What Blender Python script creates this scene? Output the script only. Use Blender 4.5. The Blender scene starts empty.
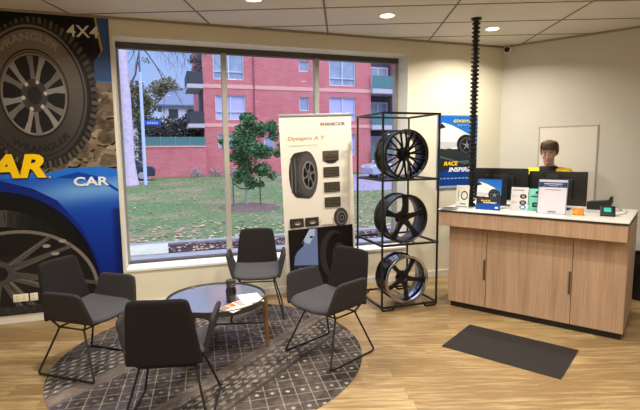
import bpy, bmesh, math, random
from math import sin, cos, pi, radians, sqrt, atan2, hypot
from mathutils import Vector, Matrix, noise
random.seed(7)
S = bpy.context.scene
COL = S.collection

# ------------------------------------------------------------------ materials
def lin(c):
    return tuple(((v/255)/12.92 if v/255 <= .04045 else ((v/255+.055)/1.055)**2.4) for v in c)
_m = {}
def mat(name, rgb, rough=.6, metal=0., spec=.5, bump=0., bscale=60., var=0., vscale=8., emit=None, estr=1., coat=0.):
    if name in _m: return _m[name]
    m = bpy.data.materials.new(name); m.use_nodes = True
    nt = m.node_tree; b = nt.nodes['Principled BSDF']
    c = (*lin(rgb), 1)
    b.inputs['Base Color'].default_value = c
    b.inputs['Roughness'].default_value = rough
    b.inputs['Metallic'].default_value = metal
    b.inputs['Specular IOR Level'].default_value = spec
    b.inputs['Coat Weight'].default_value = coat
    if emit:
        b.inputs['Emission Color'].default_value = (*lin(emit), 1); b.inputs['Emission Strength'].default_value = estr
    tc = nt.nodes.new('ShaderNodeTexCoord')
    if bump:
        n = nt.nodes.new('ShaderNodeTexNoise'); n.inputs['Scale'].default_value = bscale; n.inputs['Detail'].default_value = 4
        nt.links.new(tc.outputs['Object'], n.inputs['Vector'])
        bp = nt.nodes.new('ShaderNodeBump'); bp.inputs['Strength'].default_value = bump; bp.inputs['Distance'].default_value = .01
        nt.links.new(n.outputs['Fac'], bp.inputs['Height']); nt.links.new(bp.outputs['Normal'], b.inputs['Normal'])
    if var:
        n = nt.nodes.new('ShaderNodeTexNoise'); n.inputs['Scale'].default_value = vscale; n.inputs['Detail'].default_value = 5
        nt.links.new(tc.outputs['Object'], n.inputs['Vector'])
        r = nt.nodes.new('ShaderNodeValToRGB'); r.color_ramp.elements[0].position = .3; r.color_ramp.elements[1].position = .7
        r.color_ramp.elements[0].color = tuple(min(1, v*(1-var)) for v in c[:3])+(1,)
        r.color_ramp.elements[1].color = tuple(min(1, v*(1+var)) for v in c[:3])+(1,)
        nt.links.new(n.outputs['Fac'], r.inputs['Fac']); nt.links.new(r.outputs['Color'], b.inputs['Base Color'])
    _m[name] = m
    return m

def nodes_mat(name):
    m = bpy.data.materials.new(name); m.use_nodes = True
    _m[name] = m
    return m, m.node_tree, m.node_tree.nodes['Principled BSDF']

class X:
    """small arithmetic wrapper round shader math nodes"""
    nt = None
    def __init__(s, sock): s.s = sock
    @staticmethod
    def op(o, *a, clamp=False):
        n = X.nt.nodes.new('ShaderNodeMath'); n.operation = o; n.use_clamp = clamp
        for i, v in enumerate(a):
            if isinstance(v, X): X.nt.links.new(v.s, n.inputs[i])
            else: n.inputs[i].default_value = v
        return X(n.outputs[0])
    def __add__(s, o): return X.op('ADD', s, o)
    def __radd__(s, o): return X.op('ADD', s, o)
    def __sub__(s, o): return X.op('SUBTRACT', s, o)
    def __rsub__(s, o): return X.op('SUBTRACT', o, s)
    def __mul__(s, o): return X.op('MULTIPLY', s, o)
    def __rmul__(s, o): return X.op('MULTIPLY', s, o)
    def __truediv__(s, o): return X.op('DIVIDE', s, o)
    def lt(s, o): return X.op('LESS_THAN', s, o)
    def gt(s, o): return X.op('GREATER_THAN', s, o)
    def abs(s): return X.op('ABSOLUTE', s)
    def fr(s): return X.op('FRACT', s)
    def max(s, o): return X.op('MAXIMUM', s, o)
    def mod(s, o): return X.op('FLOORED_MODULO', s, o)
    def floor(s): return X.op('FLOOR', s)
def mixc(nt, fac, a, b):
    n = nt.nodes.new('ShaderNodeMix'); n.data_type = 'RGBA'
    for i, v in ((0, fac), (6, a), (7, b)):
        if isinstance(v, X): nt.links.new(v.s, n.inputs[i])
        elif isinstance(v, (tuple, list)): n.inputs[i].default_value = (*v, 1) if len(v) == 3 else v
        elif isinstance(v, (int, float)): n.inputs[i].default_value = v
        else: nt.links.new(v, n.inputs[i])
    return n.outputs[2]
def noise_x(nt, vec, scale, detail=4, rough=.55, stretch=None):
    n = nt.nodes.new('ShaderNodeTexNoise'); n.inputs['Scale'].default_value = scale
    n.inputs['Detail'].default_value = detail; n.inputs['Roughness'].default_value = rough
    if stretch:
        mp = nt.nodes.new('ShaderNodeMapping'); mp.inputs['Scale'].default_value = stretch
        nt.links.new(vec, mp.inputs['Vector']); vec = mp.outputs['Vector']
    nt.links.new(vec, n.inputs['Vector'])
    return X(n.outputs['Fac'])

# painted wall
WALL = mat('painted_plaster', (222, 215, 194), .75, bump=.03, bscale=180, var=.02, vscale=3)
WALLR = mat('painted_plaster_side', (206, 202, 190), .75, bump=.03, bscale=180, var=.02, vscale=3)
WHITE = mat('white_gloss_paint', (232, 230, 224), .4)
SKIRT = mat('skirting_paint', (222, 216, 205), .45)
BLACK = mat('black_powder_coat', (22, 21, 22), .42)
GLOSSB = mat('gloss_black', (9, 9, 10), .28, spec=.35, coat=.15)
CHROME = mat('polished_alloy', (200, 200, 205), .18, 1.)
GUNM = mat('satin_gunmetal', (80, 82, 88), .35, .8)
ALU = mat('anodised_aluminium', (186, 188, 192), .4, .7)
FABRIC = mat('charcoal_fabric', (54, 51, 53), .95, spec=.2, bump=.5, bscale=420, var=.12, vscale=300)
SEATLIT = mat('seat_fabric_lit', (74, 72, 76), .95, spec=.2, bump=.5, bscale=420, var=.12, vscale=300)  # chair fabric lightened, light on the seat top put into the colour
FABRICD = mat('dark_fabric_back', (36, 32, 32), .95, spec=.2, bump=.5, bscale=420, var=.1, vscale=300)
DOORMAT = mat('ribbed_mat', (50, 45, 44), .95, spec=.15, bump=.6, bscale=250, var=.25, vscale=160)
BPLAST = mat('black_plastic', (20, 20, 23), .45)
DARKTOP = mat('dark_rim_metal', (72, 68, 66), .4, .5)
PAPER = mat('paper_white', (232, 230, 228), .6)

# ceiling tile
m, nt, b = nodes_mat('ceiling_tile'); X.nt = nt
tc = nt.nodes.new('ShaderNodeTexCoord')
nz = noise_x(nt, tc.outputs['Object'], 45, 3)
nt.links.new(mixc(nt, nz, lin((206, 198, 186)), lin((224, 217, 206))), b.inputs['Base Color'])
b.inputs['Roughness'].default_value = .9
CEIL = m
GRID = mat('ceiling_grid', (112, 104, 94), .6)

# wood strip floor: planks run along X
m, nt, b = nodes_mat('vinyl_plank'); X.nt = nt
tc = nt.nodes.new('ShaderNodeTexCoord'); sp = nt.nodes.new('ShaderNodeSeparateXYZ')
mp = nt.nodes.new('ShaderNodeMapping'); mp.inputs['Rotation'].default_value = (0, 0, radians(-4))
nt.links.new(tc.outputs['Object'], mp.inputs['Vector']); nt.links.new(mp.outputs['Vector'], sp.inputs[0])
x, y = X(sp.outputs[0]), X(sp.outputs[1])
row = (y/.15).floor()
xo = x + X.op('FRACT', X.op('SINE', row*12.98)*437.5)*1.2
col = (xo/1.22).floor()
rnd = X.op('FRACT', X.op('SINE', row*78.2 + col*37.7)*4375.)
cb = nt.nodes.new('ShaderNodeCombineXYZ')
nt.links.new((x + rnd*7.).s, cb.inputs[0]); nt.links.new((y + rnd*3.).s, cb.inputs[1])
g1 = noise_x(nt, cb.outputs[0], 1., 6, .62, (3.0, 30, 1))
g2 = noise_x(nt, cb.outputs[0], 1., 3, .6, (5, 110, 1))
g3 = noise_x(nt, cb.outputs[0], 1., 2, .5, (1.2, 4, 1))
f = X.op('ADD', g1*1.5 - .62, (g2 - .5)*.5 + (rnd - .5)*.3 + (g3-.5)*.6, clamp=True)
c1 = mixc(nt, f, lin((132, 105, 68)), lin((212, 188, 140)))
seam = X.op('MAXIMUM', (y/.15).fr().lt(.012), (xo/1.22).fr().lt(.0022))
c2 = mixc(nt, seam*.45, c1, lin((110, 80, 50)))
nt.links.new(c2, b.inputs['Base Color'])
b.inputs['Roughness'].default_value = .42; b.inputs['Specular IOR Level'].default_value = .4
FLOOR = m

# counter laminate: fine vertical grain
m, nt, b = nodes_mat('oak_laminate'); X.nt = nt
tc = nt.nodes.new('ShaderNodeTexCoord')
g1 = noise_x(nt, tc.outputs['Object'], 1., 4, .6, (90, 90, 2.))
g2 = noise_x(nt, tc.outputs['Object'], 1., 2, .5, (14, 14, .8))
f = X.op('ADD', (g1-.5)*1.3+.5, (g2-.5)*.7, clamp=True)
nt.links.new(mixc(nt, f, lin((142, 112, 88)), lin((202, 170, 142))), b.inputs['Base Color'])
b.inputs['Roughness'].default_value = .5
OAK = m
LEGWOOD = mat('leg_wood', (136, 96, 60), .5, var=.15, vscale=30)

# rug
m, nt, b = nodes_mat('distressed_rug'); X.nt = nt
tc = nt.nodes.new('ShaderNodeTexCoord'); sp = nt.nodes.new('ShaderNodeSeparateXYZ')
mp = nt.nodes.new('ShaderNodeMapping'); mp.inputs['Rotation'].default_value = (0, 0, radians(28))
nt.links.new(tc.outputs['Object'], mp.inputs['Vector']); nt.links.new(mp.outputs['Vector'], sp.inputs[0])
w, e = X(sp.outputs[0]), X(sp.outputs[1])
def band(a, c): return w.gt(a)*w.lt(c)
q = .1047
p1, p2 = (e + w)*(.7071/q), (e - w)*(.7071/q)
d1 = (p1.fr() - .5).abs(); d2 = (p2.fr() - .5).abs()
latt = X.op('MAXIMUM', d1.gt(.462), d2.gt(.462))
alt = (p2.floor()).mod(2.).lt(.5)
dots = (d1 + d2).lt(.17)*alt
r1, r2 = (e/.085), (w/.058)
ro = r1 + (r2.floor()).mod(2.)*.5
sd = ((ro.fr() - .5).abs()*.9 + (r2.fr() - .5).abs()).lt(.3)
zig = (((r1*.5).fr() - .5).abs()*.8 + .1 - (r2.fr()-.3).abs()).abs().lt(.07)
da = (((e*.8+w)/.11).fr() - .5).abs().lt(.3)*((w/.07).fr()-.5).abs().lt(.1)
pat = (latt*.45)*band(-1.3, -.86) + X.op('MAXIMUM', sd, zig*.6)*band(-.86, -.46) \
    + (latt*.5+dots*.4)*band(-.32, .27) + X.op('MAXIMUM', sd*.55, da*.45)*band(.38, .66) \
    + X.op('MAXIMUM', latt*.6, dots)*band(.70, 1.3)
edge = ((w-.69).abs().lt(.012)) + ((w-.33).abs().lt(.01))*.5
n1 = noise_x(nt, tc.outputs['Object'], 3.2, 5, .65)
n2 = noise_x(nt, tc.outputs['Object'], 150, 2, .6)
n3 = noise_x(nt, tc.outputs['Object'], 22, 4, .7)
wear = X.op('ADD', (n1-.38)*3.4, (n3-.5)*1.2, clamp=True)
lightb = band(-.46, -.32)*.42 + band(.27, .38)*.3
base = mixc(nt, X.op('ADD', wear*.45, lightb, clamp=True), lin((48, 41, 41)), lin((138, 124, 115)))
blue = mixc(nt, band(-.35, .2)*((n1-.3).gt(.2))*.35, base, lin((62, 64, 84)))
fa = X.op('MULTIPLY', X.op('MINIMUM', pat, 1.), ((n3-.25)*2.2), clamp=True)*.9
c = mixc(nt, fa, blue, lin((205, 196, 184)))
c = mixc(nt, X.op('MULTIPLY', edge, .5, clamp=True), c, lin((40, 35, 34)))
c = mixc(nt, X.op('ADD', (n2-.5)*1.2, .25, clamp=True)*.45, c, lin((40, 36, 36)))
nt.links.new(c, b.inputs['Base Color']); b.inputs['Roughness'].default_value = 1; b.inputs['Specular IOR Level'].default_value = .1
bp = nt.nodes.new('ShaderNodeBump'); bp.inputs['Strength'].default_value = .5; bp.inputs['Distance'].default_value = .004
nt.links.new(n2.s, bp.inputs['Height']); nt.links.new(bp.outputs[0], b.inputs['Normal'])
RUG = m

# brick
def brick(name, a, bb, mortar, sc=1.):
    m, nt, b = nodes_mat(name); X.nt = nt
    tc = nt.nodes.new('ShaderNodeTexCoord'); mp = nt.nodes.new('ShaderNodeMapping')
    mp.inputs['Rotation'].default_value = (radians(90), 0, 0)
    br = nt.nodes.new('ShaderNodeTexBrick'); br.inputs['Scale'].default_value = 1
    br.inputs['Brick Width'].default_value = .24*sc; br.inputs['Row Height'].default_value = .086*sc; br.inputs['Mortar Size'].default_value = .008*sc
    br.inputs['Color1'].default_value = (*lin(a), 1); br.inputs['Color2'].default_value = (*lin(bb), 1); br.inputs['Mortar'].default_value = (*lin(mortar), 1)
    nt.links.new(tc.outputs['Object'], mp.inputs['Vector']); nt.links.new(mp.outputs['Vector'], br.inputs['Vector'])
    nz = noise_x(nt, tc.outputs['Object'], .9, 6, .7)
    nt.links.new(mixc(nt, X.op('MULTIPLY', (nz-.4), 1.2, clamp=True), br.outputs['Color'], lin(mortar)), b.inputs['Base Color'])
    b.inputs['Roughness'].default_value = .9; b.inputs['Specular IOR Level'].default_value = .15
    return m
BRICK = brick('red_brick', (204, 108, 112), (184, 90, 98), (212, 156, 156))
BAND = mat('pale_brick_band', (226, 170, 160), .9)
WINFR = mat('white_window_frame', (212, 214, 224), .5)
m, nt, b = nodes_mat('window_sky_glass')
tc = nt.nodes.new('ShaderNodeTexCoord'); X.nt = nt
nz = noise_x(nt, tc.outputs['Object'], .9, 5, .7)
nt.links.new(mixc(nt, nz, lin((90, 110, 140)), lin((190, 205, 225))), b.inputs['Base Color'])
b.inputs['Roughness'].default_value = .06; b.inputs['Specular IOR Level'].default_value = .9
GLASSX = m
CURT = mat('lavender_curtain', (184, 186, 226), .9)
TEAL = mat('teal_glass_rail', (74, 122, 124), .35)
DARKW = mat('dark_metal_cladding', (52, 56, 66), .6)
CONC = mat('concrete', (134, 136, 142), .9, var=.08, vscale=6, spec=.2)
PALECONC = mat('pale_concrete', (172, 174, 160), .9, var=.08, vscale=6, spec=.2)
ASPH = mat('asphalt', (132, 128, 152), .95, var=.1, vscale=8, spec=.2)
BARK = mat('pale_gum_bark', (204, 190, 212), .9, var=.12, vscale=5, bump=.6, bscale=14)
BARK2 = mat('brown_bark', (96, 80, 74), .9, var=.2, vscale=8)
YBARK = mat('young_tree_bark', (150, 146, 140), .9, var=.12, vscale=12)
ROOFG = mat('grey_roof', (96, 110, 138), .8, var=.06, vscale=2)
HOUSEW = mat('pale_render', (206, 212, 228), .8)
# leaves with colour variation per patch
def leafmat(name, a, bb, c3=None):
    m, nt, b = nodes_mat(name); X.nt = nt
    tc = nt.nodes.new('ShaderNodeTexCoord')
    n1 = noise_x(nt, tc.outputs['Object'], 9, 2, .6)
    n2 = noise_x(nt, tc.outputs['Object'], 1.7, 3, .6)
    c = mixc(nt, X.op('ADD', (n1-.35)*2.4, 0., clamp=True), lin(a), lin(bb))
    if c3: c = mixc(nt, X.op('MULTIPLY', (n2-.55), 6., clamp=True), c, lin(c3))
    nt.links.new(c, b.inputs['Base Color']); b.inputs['Roughness'].default_value = .75; b.inputs['Specular IOR Level'].default_value = .25
    return m
LEAFY = leafmat('young_tree_leaf', (42, 92, 56), (116, 160, 104))
LEAFG = leafmat('grey_green_leaf', (62, 74, 68), (116, 124, 114), (96, 78, 72))
LEAFO = leafmat('olive_leaf', (104, 112, 86), (152, 154, 122), (140, 120, 100))
LEAFP = leafmat('pale_shrub_leaf', (130, 136, 136), (180, 180, 186), (120, 100, 110))
# ground
m, nt, b = nodes_mat('autumn_lawn'); X.nt = nt
tc = nt.nodes.new('ShaderNodeTexCoord')
n1 = noise_x(nt, tc.outputs['Object'], .35, 5, .7); n2 = noise_x(nt, tc.outputs['Object'], 7, 6, .75); n3 = noise_x(nt, tc.outputs['Object'], 40, 2, .6)
c = mixc(nt, X.op('ADD', (n2-.3)*2.2, 0., clamp=True), lin((54, 78, 48)), lin((116, 140, 98)))
c = mixc(nt, X.op('MULTIPLY', (n1+(n2-.5)*.8-.47), 6., clamp=True)*.75, c, lin((140, 122, 106)))
c = mixc(nt, X.op('MULTIPLY', (n3-.55), 5., clamp=True)*.35, c, lin((50, 76, 50)))
nt.links.new(c, b.inputs['Base Color']); b.inputs['Roughness'].default_value = 1; b.inputs['Specular IOR Level'].default_value = .05
LAWN = m
MULCH = mat('dark_mulch', (60, 52, 58), 1, var=.4, vscale=18, spec=.05)
MULCH2 = mat('tree_mulch', (104, 90, 86), 1, var=.35, vscale=22, spec=.05)
DLEAF = mat('fallen_leaf', (168, 140, 122), .9, var=.35, vscale=2.3)

# printed artwork: one material reading the printed colours of the mesh
m, nt, b = nodes_mat('printed_vinyl')
at = nt.nodes.new('ShaderNodeVertexColor'); at.layer_name = 'Col'
nt.links.new(at.outputs['Color'], b.inputs['Base Color']); b.inputs['Roughness'].default_value = .45; b.inputs['Specular IOR Level'].default_value = .2
PRINT = m
# glazing
m = bpy.data.materials.new('clear_glazing'); m.use_nodes = True; nt = m.node_tree; nt.nodes.clear()
o_ = nt.nodes.new('ShaderNodeOutputMaterial'); mx = nt.nodes.new('ShaderNodeMixShader'); tr = nt.nodes.new('ShaderNodeBsdfTransparent'); gl = nt.nodes.new('ShaderNodeBsdfGlossy')
tr.inputs[0].default_value = (.96, .97, 1, 1); gl.inputs['Roughness'].default_value = .01; gl.inputs['Color'].default_value = (.9, .9, 1, 1)
fr = nt.nodes.new('ShaderNodeFresnel'); fr.inputs[0].default_value = 1.45
nt.links.new(fr.outputs[0], mx.inputs[0]); nt.links.new(tr.outputs[0], mx.inputs[1]); nt.links.new(gl.outputs[0], mx.inputs[2]); nt.links.new(mx.outputs[0], o_.inputs[0])
GLASS = m
TGLASS = mat('smoked_table_glass', (140, 148, 168), .16, .4, .9, coat=.4)

# ------------------------------------------------------------------ mesh builder
class MB:
    def __init__(s): s.v = []; s.f = []; s.mi = []; s.cur = 0
    def add(s, vs, fs):
        o = len(s.v); s.v += [tuple(p) for p in vs]
        for f in fs: s.f.append([i+o for i in f]); s.mi.append(s.cur)
        return s
    def box(s, x0, x1, y0, y1, z0, z1, M=None):
        vs = [Vector((x, y, z)) for x in (x0, x1) for y in (y0, y1) for z in (z0, z1)]
        if M is not None: vs = [M @ v for v in vs]
        return s.add(vs, [(0, 1, 3, 2), (4, 6, 7, 5), (0, 4, 5, 1), (2, 3, 7, 6), (0, 2, 6, 4), (1, 5, 7, 3)])
    def bbox(s, x0, x1, y0, y1, z0, z1, r=.01, n=2, M=None):
        bm = bmesh.new()
        bmesh.ops.create_cube(bm, size=1)
        for v in bm.verts: v.co = Vector(((x0+x1)/2 + v.co.x*(x1-x0), (y0+y1)/2 + v.co.y*(y1-y0), (z0+z1)/2 + v.co.z*(z1-z0)))
        bmesh.ops.bevel(bm, geom=bm.edges[:], offset=r, segments=n, affect='EDGES', profile=.6)
        bm.verts.index_update()
        vs = [(M @ v.co if M is not None else v.co) for v in bm.verts]; fs = [[v.index for v in f.verts] for f in bm.faces]
        bm.free(); return s.add(vs, fs)
    def tube(s, pts, r, n=8, closed=False, cap=True, rfun=None):
        pts = [Vector(p) for p in pts]; N = len(pts); rings = []
        up = None
        for i, p in enumerate(pts):
            a = pts[(i-1) % N] if (closed or i > 0) else p; c = pts[(i+1) % N] if (closed or i < N-1) else p
            t = (c - a).normalized()
            if up is None:
                up = Vector((0, 0, 1)) if abs(t.z) < .9 else Vector((1, 0, 0))
            u = (up - t*up.dot(t))
            if u.length < 1e-4: u = t.orthogonal()
            u.normalize(); up = u; w = t.cross(u)
            rr = rfun(i/(N-1)) if rfun else r
            rings.append([p + (u*cos(2*pi*k/n) + w*sin(2*pi*k/n))*rr for k in range(n)])
        vs = [v for rg in rings for v in rg]; fs = []
        for i in range(N if closed else N-1):
            j = (i+1) % N
            for k in range(n): fs.append((i*n+k, i*n+(k+1) % n, j*n+(k+1) % n, j*n+k))
        if cap and not closed: fs.append(tuple(range(n-1, -1, -1))); fs.append(tuple((N-1)*n+k for k in range(n)))
        return s.add(vs, fs)
    def lathe(s, prof, n=32, axis='z', c=(0, 0, 0), closed=False):
        """prof = [(r, h)]"""
        vs = []; fs = []
        for r, h in prof:
            for k in range(n):
                a = 2*pi*k/n
                if axis == 'z': p = (c[0]+r*cos(a), c[1]+r*sin(a), c[2]+h)
                elif axis == 'y': p = (c[0]+r*cos(a), c[1]+h, c[2]+r*sin(a))
                else: p = (c[0]+h, c[1]+r*cos(a), c[2]+r*sin(a))
                vs.append(p)
        P = len(prof)
        for i in range(P if closed else P-1):
            j = (i+1) % P
            for k in range(n): fs.append((i*n+k, i*n+(k+1) % n, j*n+(k+1) % n, j*n+k))
        if not closed:
            if prof[0][0] > 1e-5: fs.append(tuple(range(n-1, -1, -1)))
            if prof[-1][0] > 1e-5: fs.append(tuple((P-1)*n+k for k in range(n)))
        return s.add(vs, fs)
    def cyl(s, p0, p1, r, n=16, r2=None):
        return s.tube([p0, p1], r, n, rfun=(lambda t: r + ((r2 if r2 is not None else r)-r)*t))
    def prism(s, poly, y0, y1, M=None):
        """polygon in xz extruded along y"""
        n = len(poly); vs = [Vector((p[0], y0, p[1])) for p in poly] + [Vector((p[0], y1, p[1])) for p in poly]
        if M is not None: vs = [M @ v for v in vs]
        fs = [tuple(range(n)), tuple(range(2*n-1, n-1, -1))] + [(i, i+n, (i+1) % n+n, (i+1) % n) for i in range(n)]
        return s.add(vs, fs)
    def ellipsoid(s, c, r, nu=16, nv=10, M=None):
        vs = []; fs = []
        for j in range(nv+1):
            t = pi*j/nv
            for i in range(nu):
                a = 2*pi*i/nu; v = Vector((c[0]+r[0]*sin(t)*cos(a), c[1]+r[1]*sin(t)*sin(a), c[2]+r[2]*cos(t)))
                vs.append(M @ v if M is not None else v)
        for j in range(nv):
            for i in range(nu): fs.append((j*nu+i, (j+1)*nu+i, (j+1)*nu+(i+1) % nu, j*nu+(i+1) % nu))
        return s.add(vs, fs)
    def build(s, name, mats, parent=None, smooth=None, loc=(0, 0, 0), rot=(0, 0, 0)):
        me = bpy.data.meshes.new(name); me.from_pydata(s.v, [], s.f)
        if not isinstance(mats, (list, tuple)): mats = [mats]
        for m in mats: me.materials.append(m)
        me.polygons.foreach_set('material_index', s.mi)
        bm = bmesh.new(); bm.from_mesh(me); bmesh.ops.remove_doubles(bm, verts=bm.verts, dist=1e-6)
        bmesh.ops.recalc_face_normals(bm, faces=bm.faces); bm.to_mesh(me); bm.free()
        if smooth:
            me.polygons.foreach_set('use_smooth', [True]*len(me.polygons)); me.set_sharp_from_angle(angle=radians(smooth))
        o = bpy.data.objects.new(name, me); COL.objects.link(o)
        o.location = loc; o.rotation_euler = rot
        if parent: o.parent = parent
        return o
def rounded(pts, r, n=5):
    """round the corners of an open path"""
    P = [Vector(p) for p in pts]; out = [P[0]]
    for i in range(1, len(P)-1):
        a = (P[i-1]-P[i]); c = (P[i+1]-P[i]); ra = min(r, a.length*.45, c.length*.45)
        A = P[i]+a.normalized()*ra; C = P[i]+c.normalized()*ra
        for k in range(n+1):
            t = k/n; out.append(A*(1-t)**2 + P[i]*2*t*(1-t) + C*t*t)
    out.append(P[-1]); return out
def thing(name, label, cat, loc=(0, 0, 0), rz=0., group=None):
    o = bpy.data.objects.new(name, None); COL.objects.link(o); o.location = loc; o.rotation_euler = (0, 0, rz)
    o.empty_display_size = .1
    o['label'] = label; o['category'] = cat
    if group: o['group'] = group
    return o
def tag(o, label, cat, group=None, kind=None):
    o['label'] = label; o['category'] = cat
    if group: o['group'] = group
    if kind: o['kind'] = kind
    return o
def struct(o): o['kind'] = 'structure'; return o
def copy_tree(o, parent=None):
    c = o.copy(); COL.objects.link(c)
    if parent: c.parent = parent
    for ch in [x for x in bpy.data.objects if x.parent == o]: copy_tree(ch, c)
    return c

# wall frame: u along the window wall, v distance outwards
AW = radians(21.51)
def Wp(s, D, z=0.): return (cos(AW)*s - sin(AW)*D, sin(AW)*s + cos(AW)*D, z)
AR = radians(-37.56)
def Rp(s, D, z=0.): return (cos(AR)*s - sin(AR)*D, sin(AR)*s + cos(AR)*D, z)
AC = radians(-35.)
def Cp(a, b, z=0.): return (1.09 + cos(AC)*a - sin(AC)*b, 4.754 + sin(AC)*a + cos(AC)*b, z)
DW = 5.034; DR = 6.185; HC = 2.937
# window-wall / side-wall corner
CORN = Wp(4.17, DW)

# ------------------------------------------------------------------ flat printed artwork
_txt = {}
def text_polys(body, bold=0., shear=0.):
    key = (body, bold, shear)
    if key in _txt: return _txt[key]
    cu = bpy.data.curves.new('t', 'FONT'); cu.body = body; cu.size = 1; cu.offset = bold; cu.shear = shear; cu.resolution_u = 3; cu.fill_mode = 'FRONT' if hasattr(cu, 'fill_mode') else cu.fill_mode
    o = bpy.data.objects.new('t', cu); COL.objects.link(o); dg = bpy.context.evaluated_depsgraph_get()
    me = bpy.data.meshes.new_from_object(o.evaluated_get(dg))
    vs = [(v.co.x, v.co.y) for v in me.vertices]; fs = [list(p.vertices) for p in me.polygons if p.normal.z > .5 or True]
    bpy.data.objects.remove(o); bpy.data.meshes.remove(me)
    xs = [v[0] for v in vs]; ys = [v[1] for v in vs]; x0, x1, y0, y1 = min(xs), max(xs), min(ys), max(ys)
    vs = [((x-x0)/(x1-x0), (y-y0)/(y1-y0)) for x, y in vs]
    _txt[key] = (vs, fs, (x1-x0)/(y1-y0)); return _txt[key]
class Art:
    """coloured shapes printed on a sheet in the local xz plane facing -y"""
    def __init__(s, clip=None): s.v = []; s.f = []; s.c = []; s.n = 0; s.clip = clip; s.step = .0004
    def _clip(s, pts, cols):
        x0, x1, z0, z1 = s.clip
        P = [(p[0], p[1], c) for p, c in zip(pts, cols)]
        for ax, lim, sg in ((0, x0, 1), (0, x1, -1), (1, z0, 1), (1, z1, -1)):
            out = []
            for i in range(len(P)):
                a, c = P[i-1], P[i]; ia = (a[ax]-lim)*sg >= 0; ic = (c[ax]-lim)*sg >= 0
                if ia != ic:
                    t = (lim-a[ax])/(c[ax]-a[ax]); out.append((a[0]+(c[0]-a[0])*t, a[1]+(c[1]-a[1])*t, tuple(a[2][k]+(c[2][k]-a[2][k])*t for k in range(3))))
                if ic: out.append(c)
            P = out
            if len(P) < 3: return [], []
        return [(p[0], p[1]) for p in P], [p[2] for p in P]
    def poly(s, pts, col, cols=None, new=True):
        if new: s.n += 1
        cols = [lin(c) for c in cols] if cols else [lin(col)]*len(pts)
        if s.clip: pts, cols = s._clip(pts, cols)
        if len(pts) < 3: return s
        ar = sum(pts[i-1][0]*pts[i][1]-pts[i][0]*pts[i-1][1] for i in range(len(pts)))
        if ar < 0: pts = pts[::-1]; cols = cols[::-1]
        o = len(s.v); s.v += [(x, -s.n*s.step, z) for x, z in pts]; s.f.append(list(range(o, o+len(pts)))); s.c += cols
        return s
    def rect(s, x0, x1, z0, z1, col, cols=None, new=True): return s.poly([(x0, z0), (x1, z0), (x1, z1), (x0, z1)], col, cols, new)
    def ell(s, cx, cz, a, b, col, n=48, rot=0, new=True):
        return s.poly([(cx + a*cos(t)*cos(rot)-b*sin(t)*sin(rot), cz + a*cos(t)*sin(rot)+b*sin(t)*cos(rot)) for t in [2*pi*k/n for k in range(n)]], col, new=new)
    def ring(s, cx, cz, a, b, k0, k1, col, a0=0., a1=2*pi, n=48, colf=None):
        s.n += 1
        for i in range(n):
            t0 = a0+(a1-a0)*i/n; t1 = a0+(a1-a0)*(i+1)/n
            s.poly([(cx+a*k0*cos(t0), cz+b*k0*sin(t0)), (cx+a*k1*cos(t0), cz+b*k1*sin(t0)), (cx+a*k1*cos(t1), cz+b*k1*sin(t1)), (cx+a*k0*cos(t1), cz+b*k0*sin(t1))], colf(i/n) if colf else col, new=False)
        return s
    def text(s, body, x0, x1, z0, z1, col, bold=.02, shear=0., fn=None):
        s.n += 1
        vs, fs, asp = text_polys(body, bold, shear)
        for f in fs:
            pts = [(x0+(x1-x0)*vs[i][0], z0+(z1-z0)*vs[i][1]) for i in f]
            if fn: pts = [fn(p) for p in pts]
            s.poly(pts, col, new=False)
        return s
    def grad(s, fn, x0, x1, z0, z1, nx, nz):
        s.n += 1
        for i in range(nx):
            for j in range(nz):
                P = [(x0+(x1-x0)*(i+a)/nx, z0+(z1-z0)*(j+c)/nz) for a, c in ((0, 0), (1, 0), (1, 1), (0, 1))]
                s.poly(P, None, [fn(*p) for p in P], new=False)
        return s
    def build(s, name, parent, loc=(0, 0, 0), rot=(0, 0, 0), M=PRINT):
        me = bpy.data.meshes.new(name); me.from_pydata(s.v, [], s.f); me.materials.append(M)
        ca = me.color_attributes.new('Col', 'FLOAT_COLOR', 'CORNER'); k = 0
        # corners are in vertex order because every polygon has its own vertices
        for i, c in enumerate(s.c): ca.data[i].color = (*c, 1)
        o = bpy.data.objects.new(name, me); COL.objects.link(o); o.location = loc; o.rotation_euler = rot
        if parent: o.parent = parent
        return o
def mixrgb(a, b, t): t = max(0, min(1, t)); return tuple(a[i]+(b[i]-a[i])*t for i in range(3))

# ------------------------------------------------------------------ room shell
T = .28
WS0, WS1, WZ0, WZ1 = -.42, 2.816, .425, 2.76
SL = -3.1                                   # left end of the window wall
wl = MB()
def wbox(s0, s1, z0, z1, d0=DW, d1=DW+.36): wl.box(s0, s1, d0, d1, z0, z1)
wbox(SL-.3, WS0, -.3, HC+.2); wbox(WS1, 4.17+.6, -.3, HC+.2); wbox(WS0, WS1, -.3, WZ0); wbox(WS0, WS1, WZ1, HC+.2)
struct(wl.build('wall_back', WALL, rot=(0, 0, AW)))
wr = MB(); wr.box(-2.182, 7.5, DR, DR+.25, -.3, HC+.2)
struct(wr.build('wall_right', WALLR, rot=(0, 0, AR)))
pL = Vector(Wp(SL, DW)); pLb = Vector(Wp(SL, -4.)); pR = Vector(Rp(7.5, DR)); pRb = Vector((pR.x-.2, -5.5, 0))
def wall_between(name, a, c, th=.2):
    a = Vector((a[0], a[1], 0)); c = Vector((c[0], c[1], 0)); d = (c-a).normalized(); n = Vector((d.y, -d.x, 0))*th
    m_ = MB(); vs = []
    for p in (a, c, c+n, a+n): vs += [(p.x, p.y, -.3), (p.x, p.y, HC+.2)]
    m_.add(vs, [(0, 1, 3, 2), (2, 3, 5, 4), (4, 5, 7, 6), (6, 7, 1, 0), (0, 2, 4, 6), (1, 7, 5, 3)])
    return struct(m_.build(name, WALL))
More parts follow.
